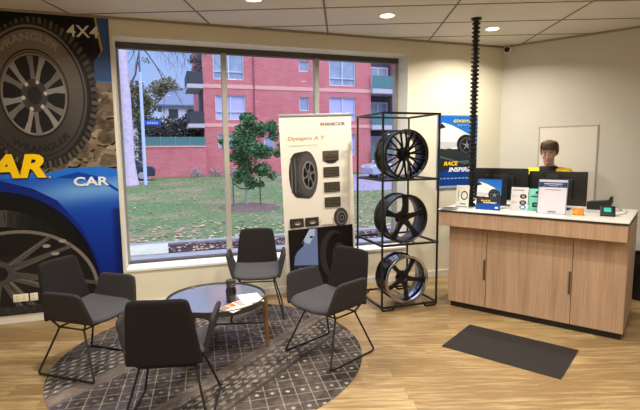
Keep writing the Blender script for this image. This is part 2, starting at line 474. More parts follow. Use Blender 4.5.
wall_between('wall_left', pL, pLb, -.2)
wall_between('wall_front', pLb, pRb, -.2)
wall_between('wall_side', pRb, pR, -.2)
foot = [Wp(SL-.2, DW+.3), (CORN[0]+.25, CORN[1]+.42, 0), (pR.x+.2, pR.y, 0), (pRb.x+.2, pRb.y-.2, 0), (pLb.x-.2, pLb.y-.2, 0)]
def slab(name, poly, z0, z1, M):
    m_ = MB(); n = len(poly); vs = [(p[0], p[1], z0) for p in poly]+[(p[0], p[1], z1) for p in poly]
    m_.add(vs, [tuple(range(n)), tuple(range(2*n-1, n-1, -1))]+[(i, i+n, (i+1) % n+n, (i+1) % n) for i in range(n)])
    return m_.build(name, M)
struct(slab('floor', foot, -.3, 0, FLOOR))
struct(slab('ceiling', foot, HC, HC+.2, CEIL))
# ceiling grid, clipped by the room outline
def inside_seg(axis, val):
    P = [pL, Vector(CORN), pR, pRb, pLb]; hits = []
    for i in range(len(P)):
        a, c = P[i-1], P[i]
        if (a[axis]-val)*(c[axis]-val) < 0:
            t = (val-a[axis])/(c[axis]-a[axis]); hits.append(a[1-axis]+(c[1-axis]-a[1-axis])*t)
    hits.sort(); return hits
gm = MB()
for k in range(-6, 8):
    h = inside_seg(0, -.169+1.2*k)
    if len(h) >= 2: gm.box(-.169+1.2*k-.009, -.169+1.2*k+.009, h[0], h[-1], HC-.004, HC+.01)
for k in range(-20, 6):
    h = inside_seg(1, 4.4156+.6*k)
    if len(h) >= 2: gm.box(h[0], h[-1], 4.4156+.6*k-.007, 4.4156+.6*k+.007, HC-.004, HC+.01)
struct(gm.build('trim_1', GRID))
# wall angle of the ceiling and skirtings
tr_ = MB(); tr_.box(SL, 4.17, DW-.018, DW, HC-.022, HC); struct(tr_.build('trim_2', mat('wall_angle', (150, 140, 126), .6), rot=(0, 0, AW)))
tr_ = MB(); tr_.box(-2.182, 7, DR-.018, DR, HC-.022, HC); struct(tr_.build('trim_3', mat('wall_angle', (0, 0, 0)), rot=(0, 0, AR)))
bb_ = MB(); bb_.bbox(SL, 4.17, DW-.014, DW+.001, 0, .085, .004); struct(bb_.build('baseboard_back', SKIRT, rot=(0, 0, AW)))
bb_ = MB(); bb_.bbox(-2.17, 7, DR-.014, DR+.001, 0, .085, .004); struct(bb_.build('baseboard_right', SKIRT, rot=(0, 0, AR)))

# window: frame set 0.28 m back, three panes
GD = 5.31
wf = MB(); fw = .035
wf.box(WS0, WS1, GD-.03, GD+.05, WZ1-.06, WZ1); wf.box(WS0, WS1, GD-.03, GD+.05, WZ0, WZ0+.03)
wf.cur = 1; wf.box(WS0, WS0+.022, GD-.03, GD+.05, WZ0, WZ1-.06); wf.box(WS1-fw, WS1, GD-.03, GD+.05, WZ0, WZ1-.06)
win = wf.build('window_1', [mat('head_frame', (84, 80, 76), .5, .3), mat('jamb_paint', (150, 146, 140), .5)], rot=(0, 0, AW)); struct(win)
for sx in (.671, 1.75):
    mm = MB(); mm.bbox(sx-.028, sx+.028, GD-.03, GD+.05, WZ0+.03, WZ1-.045, .004); mm.build('mullion', mat('mullion_paint', (176, 168, 156), .5), win)
xs = (WS0+fw, .671, 1.75, WS1-fw)
for i in range(3):
    gpn = MB(); gpn.add([(xs[i], GD+.01, WZ0+.02), (xs[i+1], GD+.01, WZ0+.02), (xs[i+1], GD+.01, WZ1-.04), (xs[i], GD+.01, WZ1-.04)], [(0, 1, 2, 3)]); gpn.build('pane', GLASS, win)
sl_ = MB(); sl_.bbox(WS0+.002, WS1-.002, DW-.012, GD-.03, WZ0-.02, WZ0+.008, .004); sl_.build('window_sill', WHITE, win)

# flush door in the side wall
dr = MB(); dr.box(-1.675, -1.056, DR-.006, DR+.001, .09, 1.885); dm = dr.build('door_1', mat('door_paint', (222, 215, 202), .6), rot=(0, 0, AR)); struct(dm)
df = MB()
for a, c, z0, z1 in ((-1.69, -1.675, .085, 1.90), (-1.056, -1.041, .085, 1.90), (-1.69, -1.041, 1.885, 1.90)): df.box(a, c, DR-.009, DR+.001, z0, z1)
df.build('door_frame', mat('door_edge', (176, 168, 155), .6), dm)

# ------------------------------------------------------------------ downlights
def downlight(x, y, label, power=1.):
    t = thing('downlight', label, 'ceiling light', (x, y, HC), group='round recessed ceiling downlights')
    r = MB(); r.lathe([(.068, -.004), (.078, -.006), (.082, 0), (.082, .001), (.06, .001)], 28, closed=True); r.build('bezel', mat('bezel_white', (235, 232, 225), .4), t, 30)
    d = MB(); d.lathe([(.0001, -.003), (.067, -.003), (.067, .0005)], 28); d.build('diffuser', mat('lit_diffuser', (255, 250, 240), .5, emit=(255, 240, 215), estr=9.), t)
    l = bpy.data.lights.new('downlight_lamp', 'AREA'); l.shape = 'DISK'; l.size = .13; l.energy = LP*power; l.color = (1., .945, .83); l.spread = radians(150)
    lo = bpy.data.objects.new('lamp', l); COL.objects.link(lo); lo.parent = t; lo.location = (0, 0, -.012)
    return t
LP = 30.5
downlight(.431, 4.716, 'round downlight in ceiling above the wheel rack')
downlight(1.631, 5.316, 'round downlight in ceiling beside the corrugated black hose')
downlight(-.769, 4.116, 'round downlight at top edge of photo above the window')
for i, (x, y) in enumerate(((-1.969, 3.2), (-.769, 1.1), (.431, 2.3), (1.631, 2.9), (2.831, 1.7), (-1.969, .5), (.431, -.7), (2.831, -.7), (-.769, -2.5), (1.631, -2.5))):
    pos = ['over the left chairs', 'behind the camera', 'over the middle of the room', 'over the door mat', 'over the right of the room', 'behind the left chairs', 'far behind the camera', 'far right behind the camera', 'at the rear left of the room', 'at the rear right of the room'][i]
    downlight(x, y, 'round downlight out of frame, ' + pos)

# ------------------------------------------------------------------ wall mural
CL = (-2.6, -.45, .085, 2.915)
A = Art(CL)
A.rect(-2.6, -.45, .085, 2.915, (14, 12, 12))
# rocks (upper right & under the tyre)
def rockcol(x, z):
    n = noise.noise(Vector((x*5, z*5, 1))); return mixrgb((78, 66, 52), (146, 128, 104), .5+n*.8)
A.grad(rockcol, -1.6, -.45, 1.44, 2.30, 30, 22)
rr_ = random.Random(3)
for k in range(170):
    cx = rr_.uniform(-1.5, -.45); cz = rr_.uniform(1.46, 2.28); a = rr_.uniform(.03, .11); bq = a*rr_.uniform(.5, .9); rot = rr_.uniform(-.6, .6)
    pts = [(cx+a*rr_.uniform(.75, 1.1)*cos(t+rot), cz+bq*rr_.uniform(.75, 1.1)*sin(t+rot)) for t in [2*pi*i/9 for i in range(9)]]
    A.poly([(p[0]+.008, p[1]-.018) for p in pts], (34, 27, 21)); A.poly(pts, mixrgb((92, 80, 64), (168, 150, 124), rr_.random()))
    A.n -= 2
A.n += 2
A.poly([(-2.6, 2.33), (-.95, 2.0), (-.70, 1.95), (-.60, 2.12), (-.60, 2.33), (-.58, 2.94), (-2.6, 2.94)], (17, 15, 15))
A.poly([(-2.6, 1.4), (-1.4, 1.46), (-1.1, 1.52), (-.95, 1.62), (-.8, 1.85), (-2.6, 2.0)], (40, 32, 26))
# blue column top right with yellow slash
A.rect(-.60, -.45, 2.32, 2.94, (56, 84, 138)); A.rect(-.60, -.45, 2.30, 2.325, (92, 112, 150))
A.poly([(-.60, 2.94), (-.56, 2.94), (-.515, 2.62), (-.555, 2.55), (-.56, 2.75)], (198, 160, 30))
A.poly([(-.60, 2.94), (-.575, 2.94), (-.53, 2.60), (-.60, 2.50)], (24, 22, 22))
# off-road tyre
tx, tz, ta, tb = -1.12, 2.19, .49, .69
A.ell(tx+.04, tz-.01, ta, tb, (30, 28, 27), 64)
for k in range(64):      # tread lugs round the edge
    t = 2*pi*k/64; r0, r1 = .90, 1.02
    A.n += (k == 0)
    for off, w_ in ((0, .028),):
        P = [(tx+.04+ta*r*cos(t+d), tz-.01+tb*r*sin(t+d)) for r, d in ((r0, -w_), (r1, -w_), (r1, w_), (r0, w_))]
        A.poly(P, (88, 80, 74) if k % 2 else (64, 58, 54), new=False)
A.ell(tx, tz, ta*.93, tb*.93, (46, 42, 41), 64)
A.ring(tx, tz, ta, tb, .55, .90, (60, 54, 50), colf=lambda f: mixrgb((52, 48, 46), (122, 112, 104), .5+.5*cos(2*pi*(f-.22))))
A.ring(tx, tz, ta, tb, .84, .87, (40, 36, 34)); A.ring(tx, tz, ta, tb, .57, .59, (32, 29, 28))
def arc_text(s_, body, cx, cz, a, b, k0, k1, t0, t1, col, bold=.03):
    vs, fs, _ = text_polys(body, bold, 0); s_.n += 1
    for f in fs:
        pts = []
        for i in f:
            t = t0+(t1-t0)*vs[i][0]; k = k0+(k1-k0)*vs[i][1]; pts.append((cx+a*k*cos(t), cz+b*k*sin(t)))
        s_.poly(pts, col, new=False)
arc_text(A, 'WRANGLER', tx, tz, ta, tb, .70, .80, radians(142), radians(52), (150, 140, 130))
arc_text(A, 'WRANGLER', tx, tz, ta, tb, .80, .70, radians(-125), radians(-45), (36, 32, 30))
A.ell(tx, tz-.01, ta*.55, tb*.55, (128, 118, 110), 48); A.ell(tx, tz-.01, ta*.52, tb*.52, (30, 27, 27), 48)
for k in range(6):        # twin spokes
    t = radians(60*k+22)
    for dt in (-.20, .20):
        P = []
        for r, w_ in ((.12, .15), (.36, .12), (.53, .20)):
            P.append((r, t+dt*(.5+r)-w_*.5/r*.55))
        Q = [(r, t+dt*(.5+r)+w_*.5/r*.55) for r, w_ in ((.53, .20), (.36, .12), (.12, .15))]
        A.poly([(tx+ta*r*cos(q_), tz-.02+tb*r*sin(q_)) for r, q_ in P+Q], (112, 107, 105) if dt > 0 else (140, 134, 130)); A.n -= 1
    A.n += 1
A.ell(tx, tz-.02, ta*.22, tb*.22, (66, 62, 60)); A.ell(tx, tz-.02, ta*.12, tb*.12, (40, 38, 38))
for k in range(6):
    t = radians(60*k+10); A.ell(tx+ta*.19*cos(t), tz-.02+tb*.19*sin(t), .016, .02, (190, 184, 178), 10); A.n -= 1
A.n += 1
A.text('4X4', -.815, -.54, 2.725, 2.835, (214, 208, 200), .012)
# lower picture: blue car
def blue(x, z):
    t = (z-.085)/1.38; hl = math.exp(-((z-1.30-.10*(x+.45))/.12)**2)
    h2 = math.exp(-((x+.47)/.03)**2)
    c_ = mixrgb((6, 26, 112), (24, 84, 196), max(0, t)**1.3)
    c_ = mixrgb(c_, (130, 184, 232), hl*.75*max(0, min(1, (x+1.7)*1.2)))
    return mixrgb(c_, (4, 14, 60), h2*(z < 1.1))
A.grad(blue, -2.6, -.45, .085, 1.44, 48, 40)
A.poly([(-2.6, 1.44), (-1.1, 1.44), (-.9, 1.485), (-.6, 1.50), (-.45, 1.47), (-.45, 1.40), (-2.6, 1.40)], (36, 108, 206))
A.poly([(-.8, 1.45), (-.62, 1.40), (-.45, 1.27), (-.45, 1.24), (-.62, 1.36), (-1.0, 1.40)], (14, 60, 160))
A.poly([(-2.6, 1.40), (-1.45, 1.38), (-1.2, 1.30), (-1.0, 1.18), (-.8, .9), (-.66, .55), (-.60, .2), (-.60, .085), (-2.6, .085)], (10, 36, 124))
A.n += 1
cx, cz = -1.50, .26
A.ell(cx, cz, .84, 1.02, (8, 10, 26), 64)
A.ell(cx-.01, cz-.01, .815, .98, (14, 13, 15), 64)
A.ring(cx-.02, cz-.03, .78, .90, .80, .98, (30, 28, 28), colf=lambda f: mixrgb((22, 21, 21), (92, 88, 86), math.exp(-((f-.27)/.055)**2)*1.2))
for k in range(90):
    t = 2*pi*k/90; A.n += (k == 0)
    A.poly([(cx-.02+.78*r*cos(t+d), cz-.03+.90*r*sin(t+d)) for r, d in ((.86, -.008), (.95, .004), (.95, .014), (.86, .002))], (16, 15, 15), new=False)
rx, rz, ra, rb = -1.37, .29, .69, .62
A.ell(rx, rz, ra, rb, (118, 110, 104), 64); A.ell(rx-.006, rz-.005, ra*.965, rb*.96, (24, 22, 22), 64)
A.ell(rx-.03, rz, ra*.55, rb*.6, (34, 31, 31), 48)
hx, hz_ = -1.53, .50
A.n += 1
for k in range(12):
    t = radians(30*k+8 + (9 if k % 2 else -3)); ex, ez = rx+ra*.97*cos(t), rz+rb*.97*sin(t)
    dx, dz = ex-hx, ez-hz_; L_ = hypot(dx, dz); nx, nz = -dz/L_, dx/L_
    A.poly([(hx+nx*.035, hz_+nz*.035), (ex+nx*.012, ez+nz*.012), (ex-nx*.022, ez-nz*.022), (hx-nx*.035, hz_-nz*.035)], (82, 77, 74)); A.n -= 1
    A.poly([(hx+nx*.02, hz_+nz*.02), (ex+nx*.010, ez+nz*.010), (ex-nx*.002, ez-nz*.002), (hx+nx*.0, hz_+nz*.0)], (138, 131, 124)); A.n -= 1
A.n += 2
A.ell(hx, hz_, .12, .12, (74, 68, 66)); A.ell(hx, hz_, .07, .07, (30, 28, 28))
for q_ in ((-1.12, .74), (-1.05, .66), (-.98, .78)): A.ell(q_[0], q_[1], .035, .018, (150, 144, 138), 12); A.n -= 1
A.n += 1
A.grad(lambda x, z: mixrgb((26, 25, 28), (70, 66, 70), .5+noise.noise(Vector((x*60, z*60, 0)))), -1.75, -.9, .085, .17, 40, 5)
# lettering
gz = lambda p: p
A.text('GOODYEAR', -2.98, -1.062, 1.392, 1.622, (20, 20, 60), .05, .22)
A.text('GOODYEAR', -2.99, -1.068, 1.400, 1.630, (252, 206, 10), .045, .22)
A.ell(-1.045, 1.408, .010, .010, (180, 190, 120), 12)
A.text('CAR', -.845, -.53, 1.312, 1.40, (224, 232, 240), .03)
mural = thing('wall_mural', 'large tyre and blue car wall mural with 4X4 and CAR lettering', 'wall graphic', Wp(0, DW, 0), AW)
bk = MB(); bk.box(-2.6, -.45, -.004, 0, .085, 2.915); bk.build('backing_panel', mat('panel_edge', (60, 60, 70), .5), mural)
A.step = .0003
o = A.build('printed_sheet', mural, (0, -.0042, 0))
for ol in ((-1.435, -1.308, .214, .288), (-1.293, -1.228, .214, .288)):
    t = thing('power_outlet', 'white %s power outlet low on the mural behind left chair' % ('double wall' if ol[0] < -1.4 else 'single wall'), 'power outlet', Wp((ol[0]+ol[1])/2, DW-.02, .25), AW, 'white outlets on the mural')
    w_ = (ol[1]-ol[0])/2; p_ = MB(); p_.bbox(-w_, w_, -.012, .006, -.037, .037, .004); p_.build('cover_plate', mat('outlet_white', (235, 228, 205), .4), t, 30)
    for j in range(2 if w_ > .05 else 1):
        sx = (j-.5)*.06 if w_ > .05 else 0
        q_ = MB(); q_.bbox(sx-.006, sx+.006, -.0145, -.0122, .012, .026, .001); q_.build('switch', mat('outlet_switch', (200, 196, 185), .4), t)
        q_ = MB(); q_.box(sx-.008, sx-.005, -.013, -.0122, -.02, -.01); q_.box(sx+.005, sx+.008, -.013, -.0122, -.02, -.01); q_.build('socket', BPLAST, t)

# ------------------------------------------------------------------ white car poster on the wall
def car_picture(A, x0, x1, z0, z1):
    """white car corner with wheel on blue, printed"""
    W_, H_ = x1-x0, z1-z0; P = lambda u, v: (x0+u*W_, z0+v*H_)
    A.grad(lambda x, z: mixrgb((70, 150, 214), (26, 98, 190), (z-z0)/H_), x0, x1, z0, z1, 4, 8)
    A.poly([P(0, .62), P(.3, .66), P(1, .42), P(1, .36), P(0, .36)], (120, 150, 140))
    A.poly([P(0, .0), P(1, 0), P(1, .44), P(.6, .40), P(0, .42)], (44, 50, 56))
    A.poly([P(0, .84), P(.12, .90), P(.36, .84), P(.62, .74), P(.88, .62), P(.95, .48), P(.9, .38), P(.4, .36), P(0, .42)], (226, 226, 228))
    A.poly([P(0, .84), P(.10, .88), P(.2, .80), P(0, .76)], (30, 34, 44))
    A.poly([P(0, .52), P(.5, .50), P(.5, .42), P(.2, .36), P(0, .38)], (196, 196, 202))
    A.ell(*P(.72, .46), W_*.24, H_*.20, (30, 32, 36)); A.ell(*P(.73, .44), W_*.19, H_*.165, (64, 70, 78)); A.ell(*P(.74, .44), W_*.15, H_*.13, (24, 26, 30))
    for k in range(5):
        t = 2*pi*k/5+.3; c_ = P(.74, .44)
        A.poly([(c_[0]+W_*.02*cos(t+1.6), c_[1]+H_*.02*sin(t+1.6)), (c_[0]+W_*.15*cos(t), c_[1]+H_*.13*sin(t)), (c_[0]+W_*.02*cos(t-1.6), c_[1]+H_*.02*sin(t-1.6))], (140, 146, 156)); A.n -= 1
    A.n += 1
    return P
A = Art(); PH = .905
A.grad(lambda x, z: mixrgb((60, 140, 214), (30, 100, 190), (z-.3)/.6), 0, .575, .28, PH, 2, 6); P_ = car_picture(A, 0, .575, .27, .885)
A.rect(0, .575, 0, .30, (20, 58, 140)); A.poly([(0, .36), (.3, .40), (.575, .36), (.575, .20), (.3, .27), (0, .19)], (38, 46, 52))
A.poly([(0, .39), (.14, .36), (.4, .30), (.575, .33), (.575, .36), (.3, .34), (0, .42)], (84, 92, 92))
A.text('GOODYEAR', .22, .545, .825, .862, (226, 214, 60), .03, .2); A.text('tyres and service', .28, .545, .785, .803, (200, 220, 235), .0)
A.text('RACE', .09, .30, .285, .338, (246, 206, 30), .04, .25)
A.text('INSPIRED', .16, .56, .205, .262, (236, 240, 246), .04, .25)
for k in range(9): A.rect(.03+k*.055, .068+k*.055, .115, .131, (120, 170, 214)); A.n -= 1
A.n += 1
A.rect(0, .575, 0, .03, (150, 170, 200))
ps = thing('wall_poster', 'blue poster of white car reading RACE INSPIRED on the wall behind the wheel rack', 'poster', Wp(3.245, DW, 1.143), AW)
bk = MB(); bk.box(-.012, .587, -.006, 0, -.012, PH+.012); bk.build('poster_frame', mat('poster_edge', (120, 140, 170), .4), ps)
A.build('printed_sheet', ps, (0, -.0065, 0))

# ------------------------------------------------------------------ roll-up tyre banner
BW = .83
bn = thing('roll_up_banner', 'cream roll-up banner with tyre pictures standing before the window', 'banner', Wp(1.245, 4.86, 0), AW)
rot_y = radians(2.0)
A = Art((0, BW, .05, 2.0)); CREAM = (222, 215, 203)
A.rect(0, BW, .05, 2.0, CREAM)
A.text('HANKOOK', .50, .76, 1.885, 1.925, (34, 30, 32), .03); A.poly([(.455, 1.905), (.49, 1.93), (.487, 1.911), (.497, 1.905), (.487, 1.899), (.49, 1.882)], (226, 70, 50))
A.text('Dynapro A T', .085, .51, 1.725, 1.78, (176, 140, 100), .02, .15); A.rect(.09, .42, 1.675, 1.688, (200, 190, 176))
# tyre
cx, cz = .245, 1.36
A.ell(cx-.075, cz, .09, .245, (48, 46, 46)); A.poly([(cx-.085, cz-.245), (cx+.03, cz-.26), (cx+.03, cz+.26), (cx-.085, cz+.245)], (48, 46, 46))
for k in range(4):
    xx = cx-.145+k*.042
    A.poly([(xx, cz-.18), (xx+.012, cz-.20), (xx+.02, cz), (xx+.014, cz+.20), (xx+.002, cz+.18), (xx+.006, cz)], (96, 94, 94)); A.n -= 1
A.n += 1
A.ell(cx+.04, cz, .125, .262, (62, 60, 60)); A.ell(cx+.05, cz, .11, .235, (76, 74, 74)); A.ell(cx+.06, cz-.005, .075, .155, (130, 126, 122)); A.ell(cx+.063, cz-.005, .066, .14, (22, 21, 22))
for k in range(6):
    t = 2*pi*k/6+.2; A.poly([(cx+.063+.014*cos(t+1.5), cz+.03*sin(t+1.5)), (cx+.063+.066*cos(t-.12), cz-.005+.14*sin(t-.12)), (cx+.063+.066*cos(t+.12), cz-.005+.14*sin(t+.12)), (cx+.063+.014*cos(t-1.5), cz+.03*sin(t-1.5))], (112, 108, 106)); A.n -= 1
A.n += 1
for k, zz in enumerate((1.555, 1.375, 1.205, 1.035)):
    A.rect(.475, .665, zz-.052, zz+.058, (50, 46, 42) if k else (92, 86, 80))
    if k == 0: A.ell(.57, zz-.03, .085, .05, (46, 42, 40), 24)
    for j in range(7):
        for i in range(3): A.rect(.482+j*.026, .500+j*.026, zz-.044+i*.034, zz-.02+i*.034, (82, 74, 62)); A.n -= 1
    A.n += 1
    for j in range(5): A.rect(.69, .78-(j % 3)*.02, zz+.045-j*.022, zz+.051-j*.022, (196, 188, 176)); A.n -= 1
    A.n += 1
for x0 in (.06, .235):
    A.rect(x0, x0+.16, .785, .885, (52, 48, 46)); A.ell(x0+.09, .83, .045, .022, (96, 90, 84), 16); A.rect(x0+.065, x0+.11, .815, .827, (200, 196, 188))
A.rect(.42, .56, .79, .88, (222, 214, 202)); BZ = .165
A.rect(.035, .80, .05, .60+BZ, (20, 18, 20)); _p, _e, _r = A.poly, A.ell, A.rect
up = lambda pts: [(x, z+BZ) for x, z in pts]
A.poly(up([(.08, .18), (.10, .30), (.20, .46), (.28, .59), (.37, .59), (.365, .15)]), (104, 122, 168)); A.poly(up([(.20, .46), (.28, .59), (.34, .59), (.34, .52), (.27, .42)]), (168, 184, 222))
A.poly(up([(.11, .33), (.22, .48), (.19, .40)]), (24, 26, 34)); A.poly(up([(.16, .42), (.21, .44), (.2, .40), (.16, .39)]), (14, 14, 18)); A.ell(.30, .50+BZ, .022, .012, (18, 18, 24), 12)
A.poly(up([(.08, .20), (.36, .17), (.36, .12), (.09, .14)]), (40, 44, 58)); A.rect(.14, .30, .145+BZ, .16+BZ, (150, 160, 180))
A.ell(.56, .44, .17, .28, (46, 42, 42)); A.ell(.60, .43, .14, .25, (18, 16, 17)); A.ell(.62, .42, .08, .15, (52, 47, 47))
for k in range(8):
    t = 2*pi*k/8; A.ell(.62+.05*cos(t), .42+.09*sin(t), .016, .03, (20, 18, 18), 10); A.n -= 1
A.n += 1
A.ell(.66, .86, .085, .105, (62, 58, 56)); A.ell(.665, .855, .06, .08, (100, 96, 92)); A.ell(.67, .85, .04, .058, (34, 32, 32)); A.ring(.67, .85, .04, .058, .4, .6, (120, 116, 112))
A.build('printed_panel', bn, (0, -.002, 0), (0, rot_y*-1, 0))
bm_ = MB(); bm_.box(0, BW, 0, .002, .05, 2.0); bm_.build('banner_back', mat('banner_back', (200, 196, 190), .7), bn, rot=(0, -rot_y, 0))
rl = MB(); rl.bbox(-.005, BW+.005, -.012, .014, 1.995, 2.02, .004); rl.build('top_rail', ALU, bn, rot=(0, -rot_y, 0))
bs = MB(); bs.bbox(-.01, BW+.02, -.055, .055, 0, .075, .02); bs.build('base_cassette', ALU, bn, 30)
pl_ = MB(); pl_.cyl((BW/2, .03, .07), (BW/2-.06, .02, 2.0), .009); pl_.build('support_pole', ALU, bn, 30)

# ------------------------------------------------------------------ wheel rack
rk = thing('display_rack', 'tall black wire display rack holding three alloy wheels', 'rack', Wp(2.335, 4.08, 0), AW)
hw, dp = .315, .62
r_ = .0105
for x in (-hw, hw):
    # side frame: front and back posts joined by a looped foot
    for nm, yy, in (('post', 0), ('post', dp)):
        t = MB(); t.cyl((x, yy, .055), (x, yy, 2.0), r_+.001, 10); t.build(nm, BLACK, rk, 40)
for yy in (0, dp):
    sx = 1
    for sx in (-1, 1):
        t = MB(); t.tube(rounded([(sx*hw, yy, .07), (sx*hw, yy, .010), (sx*(hw-.13), yy, .010), (sx*(hw-.16), yy, .055)], .05, 6), r_, 8); t.build('looped_foot', BLACK, rk, 40)
for zz, nm in ((2.0, 'top_frame'), (1.345, 'shelf_frame'), (.69, 'shelf_frame'), (.05, 'shelf_frame')):
    t = MB()
    for yy in (0, dp): t.box(-hw-.011, hw+.011, yy-.011, yy+.011, zz-.02, zz)
    for x in (-hw, hw): t.box(x-.011, x+.011, 0, dp, zz-.02, zz)
    t.build(nm, BLACK, rk)
    if zz < 1.9:
        for x in (-.075, .075): q_ = MB(); q_.cyl((x, 0, zz-.007), (x, dp, zz-.007), .0065, 8); q_.build('cradle_bar', BLACK, rk, 40)

def wheel(label, z, kind, s=2.318, d=4.13):
    R = .252; Dp = .24
    t = thing('alloy_wheel', label, 'alloy wheel', Wp(s, d, z+R+.002-.0112), AW+radians(2), 'alloy wheels on the display rack')
    bar = {0: GLOSSB, 1: mat('satin_black_barrel', (46, 46, 50), .3, .6), 2: mat('black_barrel', (20, 22, 34), .15, .4, coat=.5)}[kind]
    inner = {0: GLOSSB, 1: GUNM, 2: mat('dish_polish', (120, 124, 150), .12, .95)}[kind]
    lipm = {0: GLOSSB, 1: mat('dark_lip', (52, 50, 52), .25, .7), 2: CHROME}[kind]
    spm = {0: mat('gloss_black_spoke', (8, 8, 10), .3, spec=.3, coat=.1), 1: mat('satin_black_spoke', (30, 26, 28), .32, .4), 2: mat('matt_black_spoke', (20, 19, 24), .35, .2)}[kind]
    b1 = MB(); b1.lathe([(R, .012), (R-.002, .02), (R-.016, .03), (R-.018, .05), (R-.034, .085), (R-.034, .12), (R-.018, .16), (R-.016, .195), (R, .205), (R, Dp),
                         (R-.010, Dp), (R-.024, .19), (R-.028, .16), (R-.042, .12), (R-.042, .085), (R-.028, .05), (R-.024, .03), (R-.012, .012)], 56, 'y', closed=True)
    b1.build('barrel', [bar], t, 35)
    b2 = MB(); b2.lathe([(R-.0245, .034), (R-.0285, .052), (R-.0425, .086), (R-.0435, .12), (R-.029, .158), (R-.03, .158), (R-.046, .12), (R-.045, .086), (R-.031, .05)], 56, 'y', closed=True); b2.build('inner_barrel', inner, t, 35)
    lw = {0: .020, 1: .016, 2: .026}[kind]
    lp = MB(); lp.lathe([(R, .004), (R-.003, -.002), (R-lw*.5, .002), (R-lw, .008), (R-lw-.003, .03), (R-lw-.001, .036), (R-.012, .018), (R, .014)], 56, 'y', closed=True); lp.build('rim_lip', lipm, t, 35)
    yh = {0: .045, 1: .06, 2: .075}[kind]; ro = R-.03
    def spoke(ang, w0, w1, w2, y1, skew=0., th=.02, bend=.0):
        mb = MB(); N = 7; rows = []
        for i in range(N):
            k = i/(N-1); r = .035+(ro+.006-.035)*k
            w_ = w0+(w1-w0)*min(1, k*2) if k < .5 else w1+(w2-w1)*(k-.5)*2
            yy = yh+(y1-yh)*k**1.5-.016*sin(pi*k)
            a = ang+skew*k; cx_, cz_ = r*cos(a), r*sin(a); nx_, nz_ = -sin(a), cos(a)
            rows.append([(cx_-nx_*w_, yy+.004, cz_-nz_*w_), (cx_-nx_*w_*.7, yy, cz_-nz_*w_*.7), (cx_+nx_*w_*.7, yy, cz_+nz_*w_*.7), (cx_+nx_*w_, yy+.004, cz_+nz_*w_), (cx_+nx_*w_*.8, yy+th, cz_+nz_*w_*.8), (cx_-nx_*w_*.8, yy+th, cz_-nz_*w_*.8)])
        vs = [p for r_ in rows for p in r_]; fs = []
        for i in range(N-1):
            for k in range(6): fs.append((i*6+k, i*6+(k+1) % 6, (i+1)*6+(k+1) % 6, (i+1)*6+k))
        fs.append(tuple(range(6))); fs.append(tuple((N-1)*6+5-k for k in range(6)))
        mb.add(vs, fs); return mb
    if kind == 0:
        for k in range(10):
            for sg in (-1, 1):
                spoke(radians(36*k+9), .011, .0075, .009, .022, sg*.20, .022).build('spoke', spm, t, 50)
    elif kind == 1:
        for k in range(5): spoke(radians(72*k+90), .036, .022, .036, .022, 0, .035).build('spoke', spm, t, 50)
    else:
        for k in range(5): spoke(radians(72*k+62), .030, .022, .026, .055, 0, .03).build('spoke', spm, t, 50)
    hb = MB(); hb.lathe([(.0001, yh+.012), (.02, yh+.012), (.026, yh+.004), (.034, yh-.004), (.062, yh+.002), (.072, yh+.02), (.072, yh+.05), (.0001, yh+.05)], 30, 'y'); hb.build('hub', spm, t, 35)
    for k in range(5):
        n_ = MB(); a = 2*pi*k/5+.3; n_.cyl((.047*cos(a), yh-.003, .047*sin(a)), (.047*cos(a), yh+.02, .047*sin(a)), .0075, 8); n_.build('bolt_hole', mat('bolt_dark', (60, 60, 66), .3, .8), t, 40)
    return t
wheel('gloss black multi-spoke alloy wheel on the top shelf of the rack', 1.345, 0)
wheel('satin black five-spoke alloy wheel on the middle shelf of the rack', .69, 1)
wheel('deep-dish alloy wheel with polished silver lip on the bottom shelf', .05, 2, 2.338)

